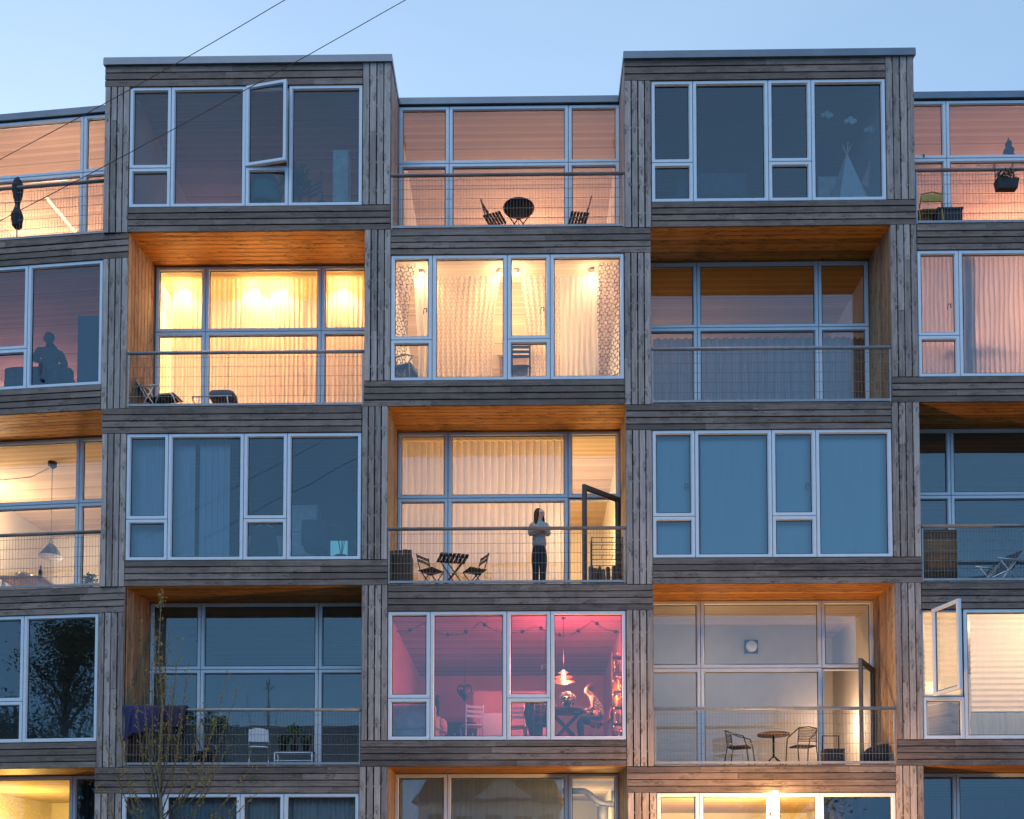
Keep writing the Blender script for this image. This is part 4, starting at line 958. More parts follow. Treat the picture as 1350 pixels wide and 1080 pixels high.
# ================= C4: the pink dining room
F4 = FRONT['C4']['floor']; k = 'C4'
p = at(k, 743, 1.0, py=893); hc_ = FRONT[k]['ceil']-p.z
t = thing('glass_pendant', 'tiered glowing pendant lamp above the flower vase in the pink room', 'lamp', p)
mb = MB(); T_(mb,[(0,0,.2),(0,0,hc_-.02)],.006,5); mb.lathe([(.05,hc_-.03),(.05,hc_-.001)]); mb.build('cord', M['black'], t)
mb = MB(); mb.lathe([(.03,.16),(.05,.12),(.11,.10),(.05,.08),(.06,.03),(.19,.0),(.08,-.02),(.09,-.06),(.24,-.10),(.10,-.115),(.08,-.15),(.0,-.15)], n=20); mb.build('lamp_shade', cloth('frosted_glass_shade', (.75,.36,.25), .5, .25), t)
mb = MB(); mb.lathe([(.02,-.13),(.035,-.06),(.035,.06),(.02,.13)], n=10); mb.build('bulb', emit('orange_bulb', (1,.30,.10), 9), t)
light(p+Vector((-.02,-.1,.34)), 48, (1,.08,.12), .06); light(p+Vector((.12,-.05,-.24)), 34, (1,.30,.12), .08)
light(at(k, 600, 4.2, z=F4+1.5), 3.0, (1,.18,.36), .3)
pt = att(k, 746, .95, 950)
t = thing('dining_table', 'round dark dining table on crossed legs in the pink room', 'table', pt)
mb = MB(); mb.lathe([(.44,.74),(.46,.75),(.46,.775),(.45,.785)], n=28); mb.build('tabletop', M['teak'], t)
for s in (-1,1): mb = MB(); mb.hexa([(s*.36-.05,-.04+s*.041,.02),(s*.36+.05,-.04+s*.041,.02),(s*.36+.05,.04+s*.041,.02),(s*.36-.05,.04+s*.041,.02),(-s*.30-.05,-.04+s*.041,.73),(-s*.30+.05,-.04+s*.041,.73),(-s*.30+.05,.04+s*.041,.73),(-s*.30-.05,.04+s*.041,.73)]); mb.build('leg', M['teak'], t)
t = thing('flower_vase', 'bunch of pale flowers in a vase on the round table in the pink room', 'vase', pt+Vector((.02,-.05,.785)))
mb = MB(); mb.lathe([(.05,0),(.08,.05),(.07,.12),(.045,.17),(.055,.19)]); mb.build('vase', M['dark'], t)
mb = MB(); 
for i in range(60):
    a=random.uniform(0,6.28); b=random.uniform(.1,1.3); rr=.19; mb.blob((rr*math.sin(b)*math.cos(a),rr*math.sin(b)*math.sin(a),.22+rr*.8*math.cos(b)),.026,6,4,.2)
mb.build('blossoms', plain('cream_blossoms', (.8,.7,.6), .8), t)
mb = MB(); leafy(mb,(0,0,.22),.17,60,.05); mb.build('leaves', M['green'], t)
mb = MB(); mb.lathe([(.035,0),(.045,.08),(.02,.14),(.02,.2),(.0,.2)],n=12); o = mb.build('bottle', plain('pale_bottle', (.6,.5,.5), .3)); o.location = pt+Vector((-.25,-.15,.785)); tag(o, 'small pale bottle left of the flower vase', 'bottle')
# man
pm = att(k, 791, .88, 955)
M['redshell'] = plain('red_plastic_shell', (.45,.05,.05), .4, var=.1)
t = thing('shell_chair', 'red shell chair on thin legs carrying the seated man', 'chair', pm+Vector((.02,0,0)), rad(-90))
mb = MB(); V=[];F=[]; pr=[(-.24,.45),(-.1,.42),(.08,.42),(.18,.47),(.22,.6),(.25,.82)]
for y,zz in pr:
    for i in range(9): x=-.24+i*.06; V.append((x,y-(.05*(abs(x)/.24)**2 if zz>.5 else 0),zz+.07*(abs(x)/.24)**2.2*(1 if zz<.65 else -.5)))
for j in range(5):
    for i in range(8): F.append((j*9+i,j*9+i+1,(j+1)*9+i+1,(j+1)*9+i))
mb.mesh(V,F); o = mb.build('seat', M['redshell'], t); s_=o.modifiers.new('thick','SOLIDIFY'); s_.thickness=.015
for q in ((-.22,-.22),(.22,-.22),(-.22,.24),(.22,.24)): mb = MB(); T_(mb,[(q[0],q[1],0),(q[0]*.5,q[1]*.5,.41)],.009); mb.build('leg', M['alu'], t)
t = thing('person', 'man in patterned shirt sitting hunched over in a red shell chair in the pink room', 'person', pm)
wr = (-.36,-.14,.74,.028); wr2 = (-.36,.12,.74,.028)
b_ = [[(0,0,.56,.14),(-.02,0,.74,.13),(-.11,0,.97,.135),(-.18,0,1.08,.08),(-.205,0,1.115,.062),(-.24,0,1.145,.072),(-.25,0,1.205,.088),(-.24,0,1.265,.085),(-.225,0,1.30,.05)],
 [(-.25,0,1.205,.088),(-.343,0,1.185,.014)]]
for s in (-1,1): b_ += [[(0,0,.56,.14),(-.08,s*.1,.55,.095),(-.44,s*.12,.56,.07),(-.40,s*.12,.12,.045),(-.42,s*.12,.05,.04),(-.54,s*.13,.035,.035)]]
b_ += [[(-.11,0,.97,.135),(-.12,-.18,1.02,.06),(-.14,-.23,.76,.045),wr]] + fingers(wr, (-1,.1,.05), (0,0,1)) + [[(-.11,0,.97,.135),(-.12,.18,1.02,.06),(-.14,.23,.76,.045),wr2]] + fingers(wr2, (-1,-.1,.05), (0,0,-1))
V,E = graph(*b_); skin('body', V, E, M['skin'], t)
sm, nt, out = newmat('patterned_shirt'); bb = nd(nt,'ShaderNodeBsdfPrincipled'); nt.links.new(bb.outputs[0], out.inputs[0]); vo = nd(nt,'ShaderNodeTexVoronoi'); vo.inputs['Scale'].default_value=26; nt.links.new(mapping(nt,(1,1,1),'Object'), vo.inputs['Vector'])
nt.links.new(ramp(nt, vo.outputs['Distance'], [(.25,(.75,.55,.40)),(.5,(.18,.12,.12))]), bb.inputs['Base Color']); bb.inputs['Roughness'].default_value=.9
sh = [[(.0,0,.52,.15),(-.02,0,.74,.145),(-.11,0,.97,.15),(-.185,0,1.09,.08)]]
for s in (-1,1): sh += [[(-.11,0,.97,.15),(-.12,s*.18,1.02,.073),(-.14,s*.232,.76,.058),(-.30,s*.17,.745,.045)]]
V,E = graph(*sh); skin('shirt', V, E, sm, t)
tr = [[(.01,0,.55,.145),(-.08,s*.1,.55,.105),(-.44,s*.12,.56,.082),(-.40,s*.12,.12,.06)] for s in (-1,1)]; V,E = graph(*tr); skin('trousers', V, E, M['dark'], t)
V,E = graph([(-.245,0,1.335,.06),(-.222,0,1.295,.115),(-.192,0,1.225,.102),(-.17,0,1.16,.06)]); skin('hair', V, E, M['hairbrown'], t)
for s in (-1,1): V,E = graph([(-.40,s*.12,.05,.048),(-.56,s*.13,.035,.038)]); skin('shoe', V, E, M['black'], t)
mb = MB()
for s in (-1,1): mb.hexa([(-.56,-.0+s*.004,.72),(-.44,-.0+s*.004,.70),(-.44,s*.15,.74),(-.56,s*.15,.76),(-.56,s*.004,.735),(-.44,s*.004,.715),(-.44,s*.15,.755),(-.56,s*.15,.775)] if s>0 else [(-.56,-.15,.76),(-.44,-.15,.74),(-.44,-.004,.70),(-.56,-.004,.72),(-.56,-.15,.775),(-.44,-.15,.755),(-.44,-.004,.715),(-.56,-.004,.735)])
o = mb.build('open_book', M['frame']); o.location = pm; tag(o, 'white open book in the hands of the seated man', 'book')
g_ = 'chairs of the pink room'
wood_chair('white dining chair with a pale towel in the second pane of the pink window', att(k, 622, 1.0, 955), rad(200), M['frame'], g_)
wood_chair('pale dining chair right of the white kitchen counter in the pink room', att(k, 682, 1.15, 955), rad(170), M['frame'], g_)
wood_chair('dining chair with the dark coat over its back in the pink room', att(k, 709, .85, 955), rad(205), M['teak'], g_)
pc = att(k, 706, .72, 955)
t = thing('coat', 'dark coat hung over a dining chair in the pink room', 'coat', pc+Vector((0,0,.2)), rad(20))
mb = MB(); V=[];F=[]
for j in range(9):
    f=j/8
    for i in range(16):
        a=2*PI*i/16; V.append((.17*(.75+.35*math.sin(f*PI))*math.cos(a)*(1+.08*math.sin(5*a+3*f)), .10*math.sin(a)*(1+.1*math.sin(4*a)), .78*f))
for j in range(8):
    for i in range(16): F.append((j*16+i,j*16+(i+1)%16,(j+1)*16+(i+1)%16,(j+1)*16+i))
F.append(tuple(8*16+i for i in range(16))); mb.mesh(V,F); mb.build('cloth', M['dark'], t)
mb = MB(); mb.tube([(-.16,0,.72),(-.22,-.03,.45),(-.18,-.05,.2)],[.06,.055,.045],8); mb.tube([(.16,0,.72),(.21,-.03,.45),(.19,-.05,.2)],[.06,.055,.045],8); mb.build('sleeve', M['dark'], t)
M['greysofa'] = plain('pale_grey_sofa_cloth', (.40,.40,.43), .95, var=.15, bump=.4)
sofa('pale grey sofa at the left of the pink room', att(k, 546, .95, 955), rad(165), M['greysofa'], 1.25)
cabinet('white kitchen cabinet at the back of the pink room', att(k, 675, 3.6, 940), 1.9, .5, 1.75, M['wallpink'], 3, 'kitchen_cabinet', 2)
cabinet('low white counter in front of the white kitchen cabinet', att(k, 652, 1.5, 955), .62, .5, .82, M['frame'], 1, 'counter')
cabinet('dark low sideboard between the sofa and the white chair', att(k, 592, 1.5, 960), 1.2, .45, .62, M['dark'], 3, 'sideboard')
cabinet('dark tall radiator panel left in the second pane of the pink window', att(k, 573, 2.6, 930), .2, .12, 1.45, M['dark'], 1, 'panel_radiator')
mb = MB()
for i in range(24): a=2*PI*i/24; 
pts=[(.16*math.sin(x)**3,0,.012*(13*math.cos(x)-5*math.cos(2*x)-2*math.cos(3*x)-math.cos(4*x))) for x in [2*PI*i/24 for i in range(25)]]
t = thing('hanging_heart', 'dark wicker heart hanging in the second pane of the pink window', 'ornament', at(k, 613, 1.6, py=912)); mb.tube(pts,.03,6); mb.lathe([(.02,-.16),(.10,-.06),(.13,.03),(.05,.06)],n=10); mb.build('heart', M['teak'], t)
mb = MB(); T_(mb,[(0,0,.08),(0,0,FRONT[k]['ceil']-at(k,613,1.6,py=912).z-.001)],.005,4); mb.build('string', M['black'], t)
# shelf ladder with fairy lights on the right
ps = att(k, 815, .72, 955)
t = thing('ladder_shelf', 'narrow book shelf wrapped in fairy lights at the right of the pink room', 'shelf', ps)
mb = MB(); mb.box(-.13,-.11,-.12,.14,0,2.0); mb.box(.11,.13,-.12,.14,0,2.0); mb.build('side_panel', M['teak'], t)
for i in range(6): mb = MB(); mb.box(-.109,.109,-.12,.14,.06+i*.36,.085+i*.36); mb.build('shelf', M['teak'], t)
for i in range(5):
    for j in range(4):
        mb = MB(); hh=random.uniform(.17,.26); mb.box(0,.036,0,.16,0,hh); mb.box(.004,.032,-.002,.15,.004,hh-.004); o = mb.build('book', bk[(i*2+j)%3]); o.location = ps+Vector((-.1+j*.042,-.09,.0855+i*.36)); tag(o, 'book on the narrow shelf with fairy lights', 'book', 'books on the narrow shelf')
t = thing('fairy_lights', 'string of tiny warm lights down the narrow shelf in the pink room', 'fairy lights', ps)
mb = MB(); bm_ = MB(); pts=[]
for i in range(20):
    f=i/19; q=(-.03+.10*math.sin(i*1.9),-.15-.02*math.cos(i*2.3),1.92-1.85*f); pts.append(q); bm_.blob((q[0],q[1]-.012,q[2]),.008,6,4)
mb.tube(pts,.003,4); mb.build('wire', M['black'], t); bm_.build('bulb', emit('fairy_bulb',(1,.33,.08),3.2), t)
light(ps+Vector((-.05,-.22,1.1)), 4.0, (1,.33,.08), .12)
# garland near the ceiling
t = thing('garland', 'garland of dark stars and baubles strung under the ceiling of the pink window', 'garland', at(k, 665, .5, py=826)); base = t.location.copy()
mb = MB(); st = MB(); pts=[]
for i in range(49):
    f=i/48; px=522+f*296; sag=[832,822,838,820,834,824,838,818,834][int(f*7.99)]; sag2=[832,822,838,820,834,824,838,818,834][int(f*7.99)+1]; g=f*7.99%1
    q=at(k,px,.5,py=sag+(sag2-sag)*g+4*math.sin(g*PI))-base; pts.append(tuple(q))
mb.tube(pts,.005,4); mb.tube([(a_,b2+.03,c_-.03*math.sin(i*.9)) for i,(a_,b2,c_) in enumerate(pts)],.004,4); mb.build('string', M['black'], t)
for i in range(3,48,4):
    c_=Vector(pts[i]); V=[];
    for m_ in range(10): a=2*PI*m_/10+i; r_=.062 if m_%2 else .028; V.append((c_.x+r_*math.cos(a),c_.y-.012,c_.z+r_*math.sin(a)))
    V+= [(c_.x,c_.y-.035,c_.z),(c_.x,c_.y+.015,c_.z)]; st.mesh(V,[(m_,(m_+1)%10,10) for m_ in range(10)]+[((m_+1)%10,m_,11) for m_ in range(10)],False)
st.build('star', M['dark'], t)

# ================= C5
vblind('C5', 524, 588, 1.46, 'vertical_blind', 'narrow closed blind at the left of the middle ground floor window', M['dimsheer'], .11, .2)
vblind('C5', 592, 742, 1.46, 'vertical_blind', 'wide closed blind in the middle ground floor window', M['dimsheer'], .11, .2)
a = [at('C5', x, 2.0, py=y) for x, y in ((738,1043),(768,1043),(774,1045),(788,1057),(796,1060),(822,1060))]; t = thing('ventilation_pipe', 'thick grey ventilation pipe with a bend in the right ground floor pane', 'pipe', a[0])
mb = MB(); mb.tube([tuple(q-a[0]) for q in a], .075, 12); mb.build('duct', M['steel'], t)
q = a[4]-a[0]
mb = MB(); mb.tube([(q.x-.02,q.y+.0,q.z-.9),(q.x-.02,q.y,q.z-.06)], .13, 14); mb.tube([(q.x+.26,q.y,q.z+.0),(q.x+.26,q.y,q.z+.3)], .09, 12); mb.build('vertical_pipe', M['steel'], t)
glow('C5', 772, 4.2, 1.0, 20, (1,.66,.26)); light(at('C5', 795, 1.6, z=REC['C5']['floor']+3.0), 4, (1,.66,.30), .3)  # second light is a fill added so the pipe looks lit

# ================= D1
sofa('dark sofa under the second pane of the top right window', att('D1', 935, .75, 258), rad(180), M['sofablue'], 1.5)
def tepee(label, loc, h, r, mat, rz=0):
    t = thing('play_tent', label, 'tent', loc, rz); n=5; mb = MB()
    for i in range(n):
        a=2*PI*i/n+.3; b=2*PI*(i+1)/n+.3; P0=(r*math.cos(a),r*math.sin(a),0); P1=(r*math.cos(b),r*math.sin(b),0)
        for j in range(6):
            f,g=j/6,(j+1)/6; L_=lambda P,f: (P[0]*(1-f)+P[0]*.06*f, P[1]*(1-f)+P[1]*.06*f, h*f)
            mid=lambda f: tuple((Vector(L_(P0,f))+Vector(L_(P1,f)))/2*1 - Vector((0,0,0)))
            mb.face([L_(P0,f),mid(f),mid(g),L_(P0,g)],smooth=True); mb.face([mid(f),L_(P1,f),L_(P1,g),mid(g)],smooth=True)
    mb.build('canvas', mat, t); mb = MB()
    for i in range(n): a=2*PI*i/n+.3; T_(mb,[(r*1.01*math.cos(a),r*1.01*math.sin(a),0),(-r*.16*math.cos(a),-r*.16*math.sin(a),h*1.16)],.014,5)
    mb.build('pole', M['pine'], t); return t
M['canvas'] = plain('pale_canvas', (.50,.54,.56), .9, var=.1); M['canvas2'] = plain('grey_canvas', (.30,.36,.40), .9, var=.1)
tepee('pale canvas play tent in the right pane of the top right window', att('D1', 1117, .78, 255), 1.52, .62, M['canvas'])
tepee('greyer play tent half hidden at the right edge of the top right window', att('D1', 1166, .85, 255), 1.45, .40, M['canvas2'])
for px, py, nm in ((1090,152,'upper left'),(1121,160,'largest, middle'),(1147,172,'right hand')):
    t = thing('cloud_mobile', nm+' cloud shaped ornament hanging in the top right window', 'ornament', at('D1', px, .6, py=py)); z=FRONT['D1']['ceil']-t.location.z
    mb = MB()
    for dx,dz,r_ in ((-.09,0,.05),(0,.03,.075),(.09,.0,.055),(.03,-.02,.06)): mb.blob((dx,0,dz),(r_,r_*.5,r_),9,6)
    mb.build('cloud', M['canvas'], t); mb = MB(); T_(mb,[(0,0,.09),(0,0,z-.001)],.003,4); mb.build('string', M['black'], t)
t = thing('pennant', 'pink triangular pennant hanging between the two play tents', 'pennant', at('D1', 1143, .5, py=212)); mb = MB(); mb.hexa([(-.12,0,-.5),(.02,0,-.62),(.02,.01,-.62),(-.12,.01,-.5),(.06,0,.0),(.085,0,.0),(.085,.01,.0),(.06,.01,.0)]); mb.build('flag', plain('pink_felt', (.65,.32,.28), .9), t)
mb = MB(); T_(mb,[(.07,.005,0),(.07,.005,FRONT['D1']['ceil']-t.location.z-.001)],.004,4); mb.build('string', M['black'], t)
cabinet('pale low dresser beside the pale play tent', att('D1', 1093, 1.5, 250), .5, .4, 1.6, M['greyp'], 1, 'dresser', 3)

# ================= D2
zt = REC['D2']['zt']-.08
curtain('D2', 861, 918, 1.46, 'sheer_curtain', 'left dim curtain hung from the transom of the unlit right balcony', 'curtain', M['dimsheer'], z1=zt, folds=6)
curtain('D2', 922, 1079, 1.46, 'sheer_curtain', 'wide dim curtain hung from the transom of the unlit right balcony', 'curtain', M['dimsheer'], z1=zt, folds=14)
curtain('D2', 1084, 1120, 1.46, 'sheer_curtain', 'narrow dim curtain right of the second mullion of the unlit right balcony', 'curtain', M['dimsheer'], z1=zt, folds=4)
curtain('D2', 1122, 1146, 1.50, 'curtain', 'ochre curtain at the right edge of the unlit right balcony', 'curtain', cloth('ochre_cloth', (.55,.30,.10), .3, .02), z1=zt, folds=3)
glow('D2', 880, 4.6, 2.0, 10, (1,.55,.30))  # fill light added to lift the unlit room

# ================= D3 roller blinds
for a_, b2, nm in ((866,914,'narrow leftmost'),(924,1014,'wide second'),(1022,1073,'narrow third'),(1081,1172,'wide rightmost')):
    R = FRONT['D3']; n = .22; z0 = R['z0']+(.12 if a_==924 else .04); z1 = R['z1']-.06; ua, ub = uat(MAIN,a_,z0+1.3,n), uat(MAIN,b2,z0+1.3,n)
    t = thing('roller_blind', nm+' teal roller blind of the closed right window', 'blind', ((ua+ub)/2,n,z0), 0, 'teal roller blinds'); hw=(ub-ua)/2
    mb = MB(); nz=12
    for j in range(nz):
        f0,f1=j/nz,(j+1)/nz; y0,y1=.006*math.sin(f0*5),.006*math.sin(f1*5)
        mb.face([(-hw,y0,f0*(z1-z0)),(hw,y0,f0*(z1-z0)),(hw,y1,f1*(z1-z0)),(-hw,y1,f1*(z1-z0))],smooth=True)
    mb.build('cloth', M['teal'], t); mb = MB(); mb.tube([(-hw,.03,z1-z0-.03),(hw,.03,z1-z0-.03)],.03,10); mb.build('roller', M['greyp'], t)
    mb = MB(); mb.box(-hw,hw,-.012,.012,-.02,.01); mb.build('bottom_bar', M['greyp'], t)

# ================= D4
R = REC['D4']; up_ = uat(MAIN, 1086, R['floor']+1.5, 3.0)
mb = MB(); mb.box(R['r0']+.005, up_, 3.0, 3.08, R['floor']+.001, R['ceil']-.001); mb.build('partition_wall', plain('taupe_wall', (.50,.45,.38), .9, var=.1, scale=1), B)
t = thing('wall_lamp', 'round bulkhead lamp on a dark square plate behind the right hand balcony', 'lamp', at('D4', 990, 2.99, py=853))
mb = MB(); mb.box(-.16,.16,-.04,.005,-.16,.16); mb.build('plate', M['dark'], t); mb = MB(); mb.blob((0,-.06,0),(.135,.09,.135),16,10); mb.build('globe', plain('opal_globe', (.75,.72,.65), .3, var=.03), t)
light(at('D4', 1104, 2.3, z=R['floor']+1.2), 13, (1,.62,.38), .2)
light(at('D4', 940, 1.45, z=R['floor']+2.5), 7, (1,.72,.48), .4); light(at('D4', 1050, 1.75, z=R['floor']+.2), 5, (1,.74,.50), .2)  # two bodiless fills added to warm and brighten the partition
mb = MB(); mb.box(up_+.03, R['r1']-.005, 4.2, 4.26, R['floor']+.001, R['ceil']-.001); mb.build('partition_wall', M['wall'], B)
def cafe_chair(label, loc, rz):
    t = thing('tube_armchair', label, 'chair', loc, rz, 'chairs of the right hand balcony')
    for s in (-1,1): mb = MB(); T_(mb,[(s*.25,-.27,0),(s*.25,-.22,.44),(s*.26,-.16,.64),(s*.25,.10,.72),(s*.20,.25,.80)],.013); T_(mb,[(s*.22,.28,0),(s*.21,.2,.44),(s*.2,.25,.80)],.013); mb.build('frame', M['black'], t)
    mb = MB(); T_(mb,[(-.2,.25,.80),(0,.29,.82),(.2,.25,.80)],.013)
    for i in range(9): z=.52+i*.032; T_(mb,[(-.2,.225+i*.003,z),(0,.262+i*.003,z),(.2,.225+i*.003,z)],.011,5)
    mb.build('backrest', M['teak'], t); mb = MB(); box_cushion(mb,-.23,.23,-.22,.22,.43,.46,.01); mb.build('seat', M['teak'], t); return t
cafe_chair('tube armchair facing right, left of the round cafe table', att('D4', 975, .6, 1000), rad(62))
cafe_chair('tube armchair with its back to the street, right of the round cafe table', att('D4', 1058, .52, 1000), rad(192))
t = thing('cafe_table', 'round cafe table on a tripod foot on the right hand balcony', 'table', att('D4', 1020, .6, 1000))
mb = MB(); mb.lathe([(.33,.69),(.34,.70),(.34,.73),(.33,.735)],n=28); mb.build('tabletop', M['teak'], t); mb = MB(); mb.tube([(0,0,.22),(0,0,.69)],.022,8)
for k_ in range(4): a=k_*PI/2+.6; mb.tube([(0,0,.26),(.18*math.cos(a),.18*math.sin(a),.12),(.30*math.cos(a),.30*math.sin(a),.0)],.014,6)
mb.build('foot', M['black'], t)
t = thing('planter_stool', 'black crate with a tall bent handle beside the open balcony door', 'crate', att('D4', 1098, .6, 1000))
mb = MB()
for i in range(5): mb.box(-.2,.2,-.17,-.145,.03+i*.075,.09+i*.075); mb.box(-.2,.2,.145,.17,.03+i*.075,.09+i*.075)
for x in (-.2,.185): mb.box(x,x+.015,-.144,.144,.03,.39)
mb.build('box', M['dark'], t); mb = MB(); T_(mb,[(-.19,.1,.39),(-.19,.1,.70),(.16,.1,.70),(.16,.1,.39)],.014); mb.build('handle', M['black'], t)
t = thing('covered_bundle', 'dark bundle under a cover in the right corner of the right hand balcony', 'bundle', att('D4', 1160, .6, 1000))
mb = MB(); mb.blob((0,0,.24),(.36,.24,.24),18,12,.06); mb.blob((.12,-.02,.42),(.2,.16,.10),14,9,.06); mb.build('cover', M['dark'], t)

# ================= D5
glow('D5', 985, 1.7, 1.1, 140, (1,.60,.13))
cabinet('ochre wall cabinet behind the bottom right window', att('D5', 948, 4.6, 1060)+Vector((0,0,0)), 1.0, .4, 2.15, plain('ochre_cabinet', (.40,.25,.08), .6), 2, 'wall_cabinet')
curtain('D5', 1085, 1180, .34, 'curtain', 'dark folded sheet in place of the trees mirrored in the right pane of the bottom right window', 'curtain', plain('mirrored_dark_cloth', (.05,.035,.025), .9), folds=8)  # dark sheet added where the right pane mirrors trees

# ================= E1
zt = REC['E1']['zt']
t = thing('statuette', 'dark seated statuette on the sill of the top right balcony window', 'statuette', at('E1', 1330, 1.34, z=zt+.03))
mb = MB(); mb.lathe([(.15,0),(.17,.03),(.16,.07),(.11,.10),(.10,.17),(.12,.24),(.10,.29),(.045,.32),(.04,.34),(.07,.37),(.075,.42),(.05,.46),(.025,.49),(.012,.55),(.0,.56)],n=16); mb.build('figure', M['dark'], t)
mb = MB(); mb.box(-.6,.6,-.08,.10,-.03,-.001); mb.build('shelf', M['pine'], t)
for px, w_, h_, nm in ((1214,.19,.13,'dark radio left of the first mullion'),(1273,.09,.15,'small dark figure right of the first mullion'),(1296,.11,.10,'small pale pot left of the statuette')):
    t = thing('ornament', nm+' on the sill of the top right window', 'ornament', at('E1', px, 1.34, z=zt)); mb = MB(); mb.lathe([(w_*.7,0),(w_,h_*.2),(w_*.95,h_*.75),(w_*.5,h_),(w_*.2,h_*1.1)],n=10 if w_<.15 else 4); mb.build('figure', M['dark'], t); mb = MB(); mb.box(-w_,w_,-.06,.1,-.02,-.001); mb.build('base', M['pine'], t)
t = thing('rail_planter', 'black planter box with flowers hooked on the top right balcony rail', 'planter', at('E1', 1327, -.10, z=REC['E1']['floor']+.62))
mb = MB(); mb.hexa([(-.20,-.07,0),(.20,-.07,0),(.20,.07,0),(-.20,.07,0),(-.23,-.09,.20),(.23,-.09,.20),(.23,.09,.20),(-.23,.09,.20)]); mb.build('box', M['black'], t)
for x in (-.19,.19): mb = MB(); T_(mb,[(x,.09,.16),(x,.09,.50),(x,.10,.63),(x,.20,.63),(x,.20,.54)],.011); mb.build('hook', M['black'], t)
mb = MB(); leafy(mb,(0,0,.27),.22,170,.045,.6); mb.build('leaves', M['green'], t); mb = MB()
for i in range(16): mb.blob((random.uniform(-.2,.2),random.uniform(-.1,.06),random.uniform(.27,.42)),.02,6,4)
mb.build('blossoms', plain('mauve_blossoms', (.35,.25,.32), .8), t)
t = thing('balcony_chair', 'yellow tube chair at the left of the top right balcony', 'chair', att('E1', 1222, .42, 288), PI)
yl = plain('yellow_paint', (.42,.30,.03), .5)
for s in (-1,1): mb = MB(); T_(mb,[(s*.24,-.24,0),(s*.24,-.22,.44),(s*.24,.2,.45),(s*.22,.27,.72)],.015); T_(mb,[(s*.24,.28,0),(s*.24,.2,.45)],.015); mb.build('frame', yl, t)
mb = MB(); T_(mb,[(-.22,.27,.72),(0,.30,.75),(.22,.27,.72)],.016); box_cushion(mb,-.22,.22,.26,.29,.55,.7,.01); mb.build('backrest', yl, t); mb = MB(); box_cushion(mb,-.23,.23,-.22,.2,.44,.47,.01); mb.build('seat', yl, t)
t = thing('storage_box', 'dark storage box right of the yellow chair on the top right balcony', 'box', att('E1', 1248, .40, 288)); mb = MB(); mb.box(-.26,.26,-.18,.18,0,.44); mb.build('body', M['dark'], t); mb = MB(); mb.box(-.275,.275,-.195,.195,.441,.48); mb.build('lid', M['dark'], t)
glow('E1', 1330, 5.2, 1.5, 52, (1,.42,.22)); light(at('E1', 1290, 1.9, z=REC['E1']['floor']+.6), 7, (1,.58,.32), .3)

# ================= E2
curtain('E2', 1214, 1266, .36, 'sheer_curtain', 'narrow rosy curtain in the left pane of the right edge window', 'curtain', M['peach'], folds=9, amp=.026)
curtain('E2', 1270, 1420, .36, 'sheer_curtain', 'wide rosy curtain of the right edge window', 'curtain', M['peach'], folds=23, amp=.026)
cabinet('dark slim panel standing behind the wide rosy curtain', att('E2', 1279, .44, 480), .25, .06, 2.75, M['dark'], 1, 'folding_screen')
t = thing('ironing_board', 'ironing board standing behind the wide rosy curtain', 'ironing board', att('E2', 1292, .85, 470))
mb = MB(); mb.hexa([(-.75,-.16,.88),(.42,-.16,.88),(.42,.16,.88),(-.75,.16,.88),(-.75,-.16,.92),(.42,-.16,.92),(.42,.16,.92),(-.75,.16,.92)]); mb.hexa([(.421,-.16,.88),(.72,-.05,.88),(.72,.05,.88),(.421,.16,.88),(.421,-.16,.92),(.72,-.05,.92),(.72,.05,.92),(.421,.16,.92)]); mb.build('board', M['dark'], t)
for s in (-1,1): mb = MB(); T_(mb,[(s*.4,-.15*s,0),(-s*.3,-.12*s,.87)],.015); T_(mb,[(s*.4,.15,0),(-s*.3,.12,.87)],.015); mb.build('leg', M['black'], t)
glow('E2', 1385, 2.0, 1.5, 46, (1,.55,.34))
light(at('E2', 1270, 3.6, z=FRONT['E2']['floor']+2.2), 22, (1,.52,.40), .3)

# ================= E3
t = thing('bamboo_screen', 'brown bamboo privacy screen tied inside the third floor right balcony rail', 'screen', at('E3', 1238, .12, z=REC['E3']['floor']+.06))
mb = MB(); bmat = wood('bamboo', (.12,.07,.035), (.20,.12,.06), (.28,.18,.10), knots=.2)
for i in range(30): x=-.37+i*.0255; mb.tube([(x,0,0),(x,0,1.06)],.0125,6)
mb.build('canes', bmat, t); mb = MB()
for zz in (.2,.55,.9): mb.tube([(-.38,-.014,zz),(.38,-.014,zz)],.004,4)
mb.build('binding', M['black'], t)
t = thing('deck_chair', 'blue grey reclining deck chair on the third floor right balcony', 'chair', att('E3', 1318, .62, 760), rad(-70))
for s in (-1,1): mb = MB(); T_(mb,[(s*.28,-.5,.12),(s*.28,.0,.36),(s*.28,.42,.84)],.018); T_(mb,[(s*.28,-.3,0),(s*.28,.1,.55)],.015); T_(mb,[(s*.28,.35,0),(s*.28,-.25,.52)],.015); T_(mb,[(s*.3,-.35,.55),(s*.3,.3,.58)],.02); mb.build('frame', M['alu'], t)
mb = MB(); V=[(-.27,-.5,.13),(.27,-.5,.13),(-.27,-.1,.29),(.27,-.1,.29),(-.27,.08,.36),(.27,.08,.36),(-.27,.42,.84),(.27,.42,.84)]; mb.mesh(V,[(0,1,3,2),(2,3,5,4),(4,5,7,6)]); mb.build('sling', M['sofablue'], t)


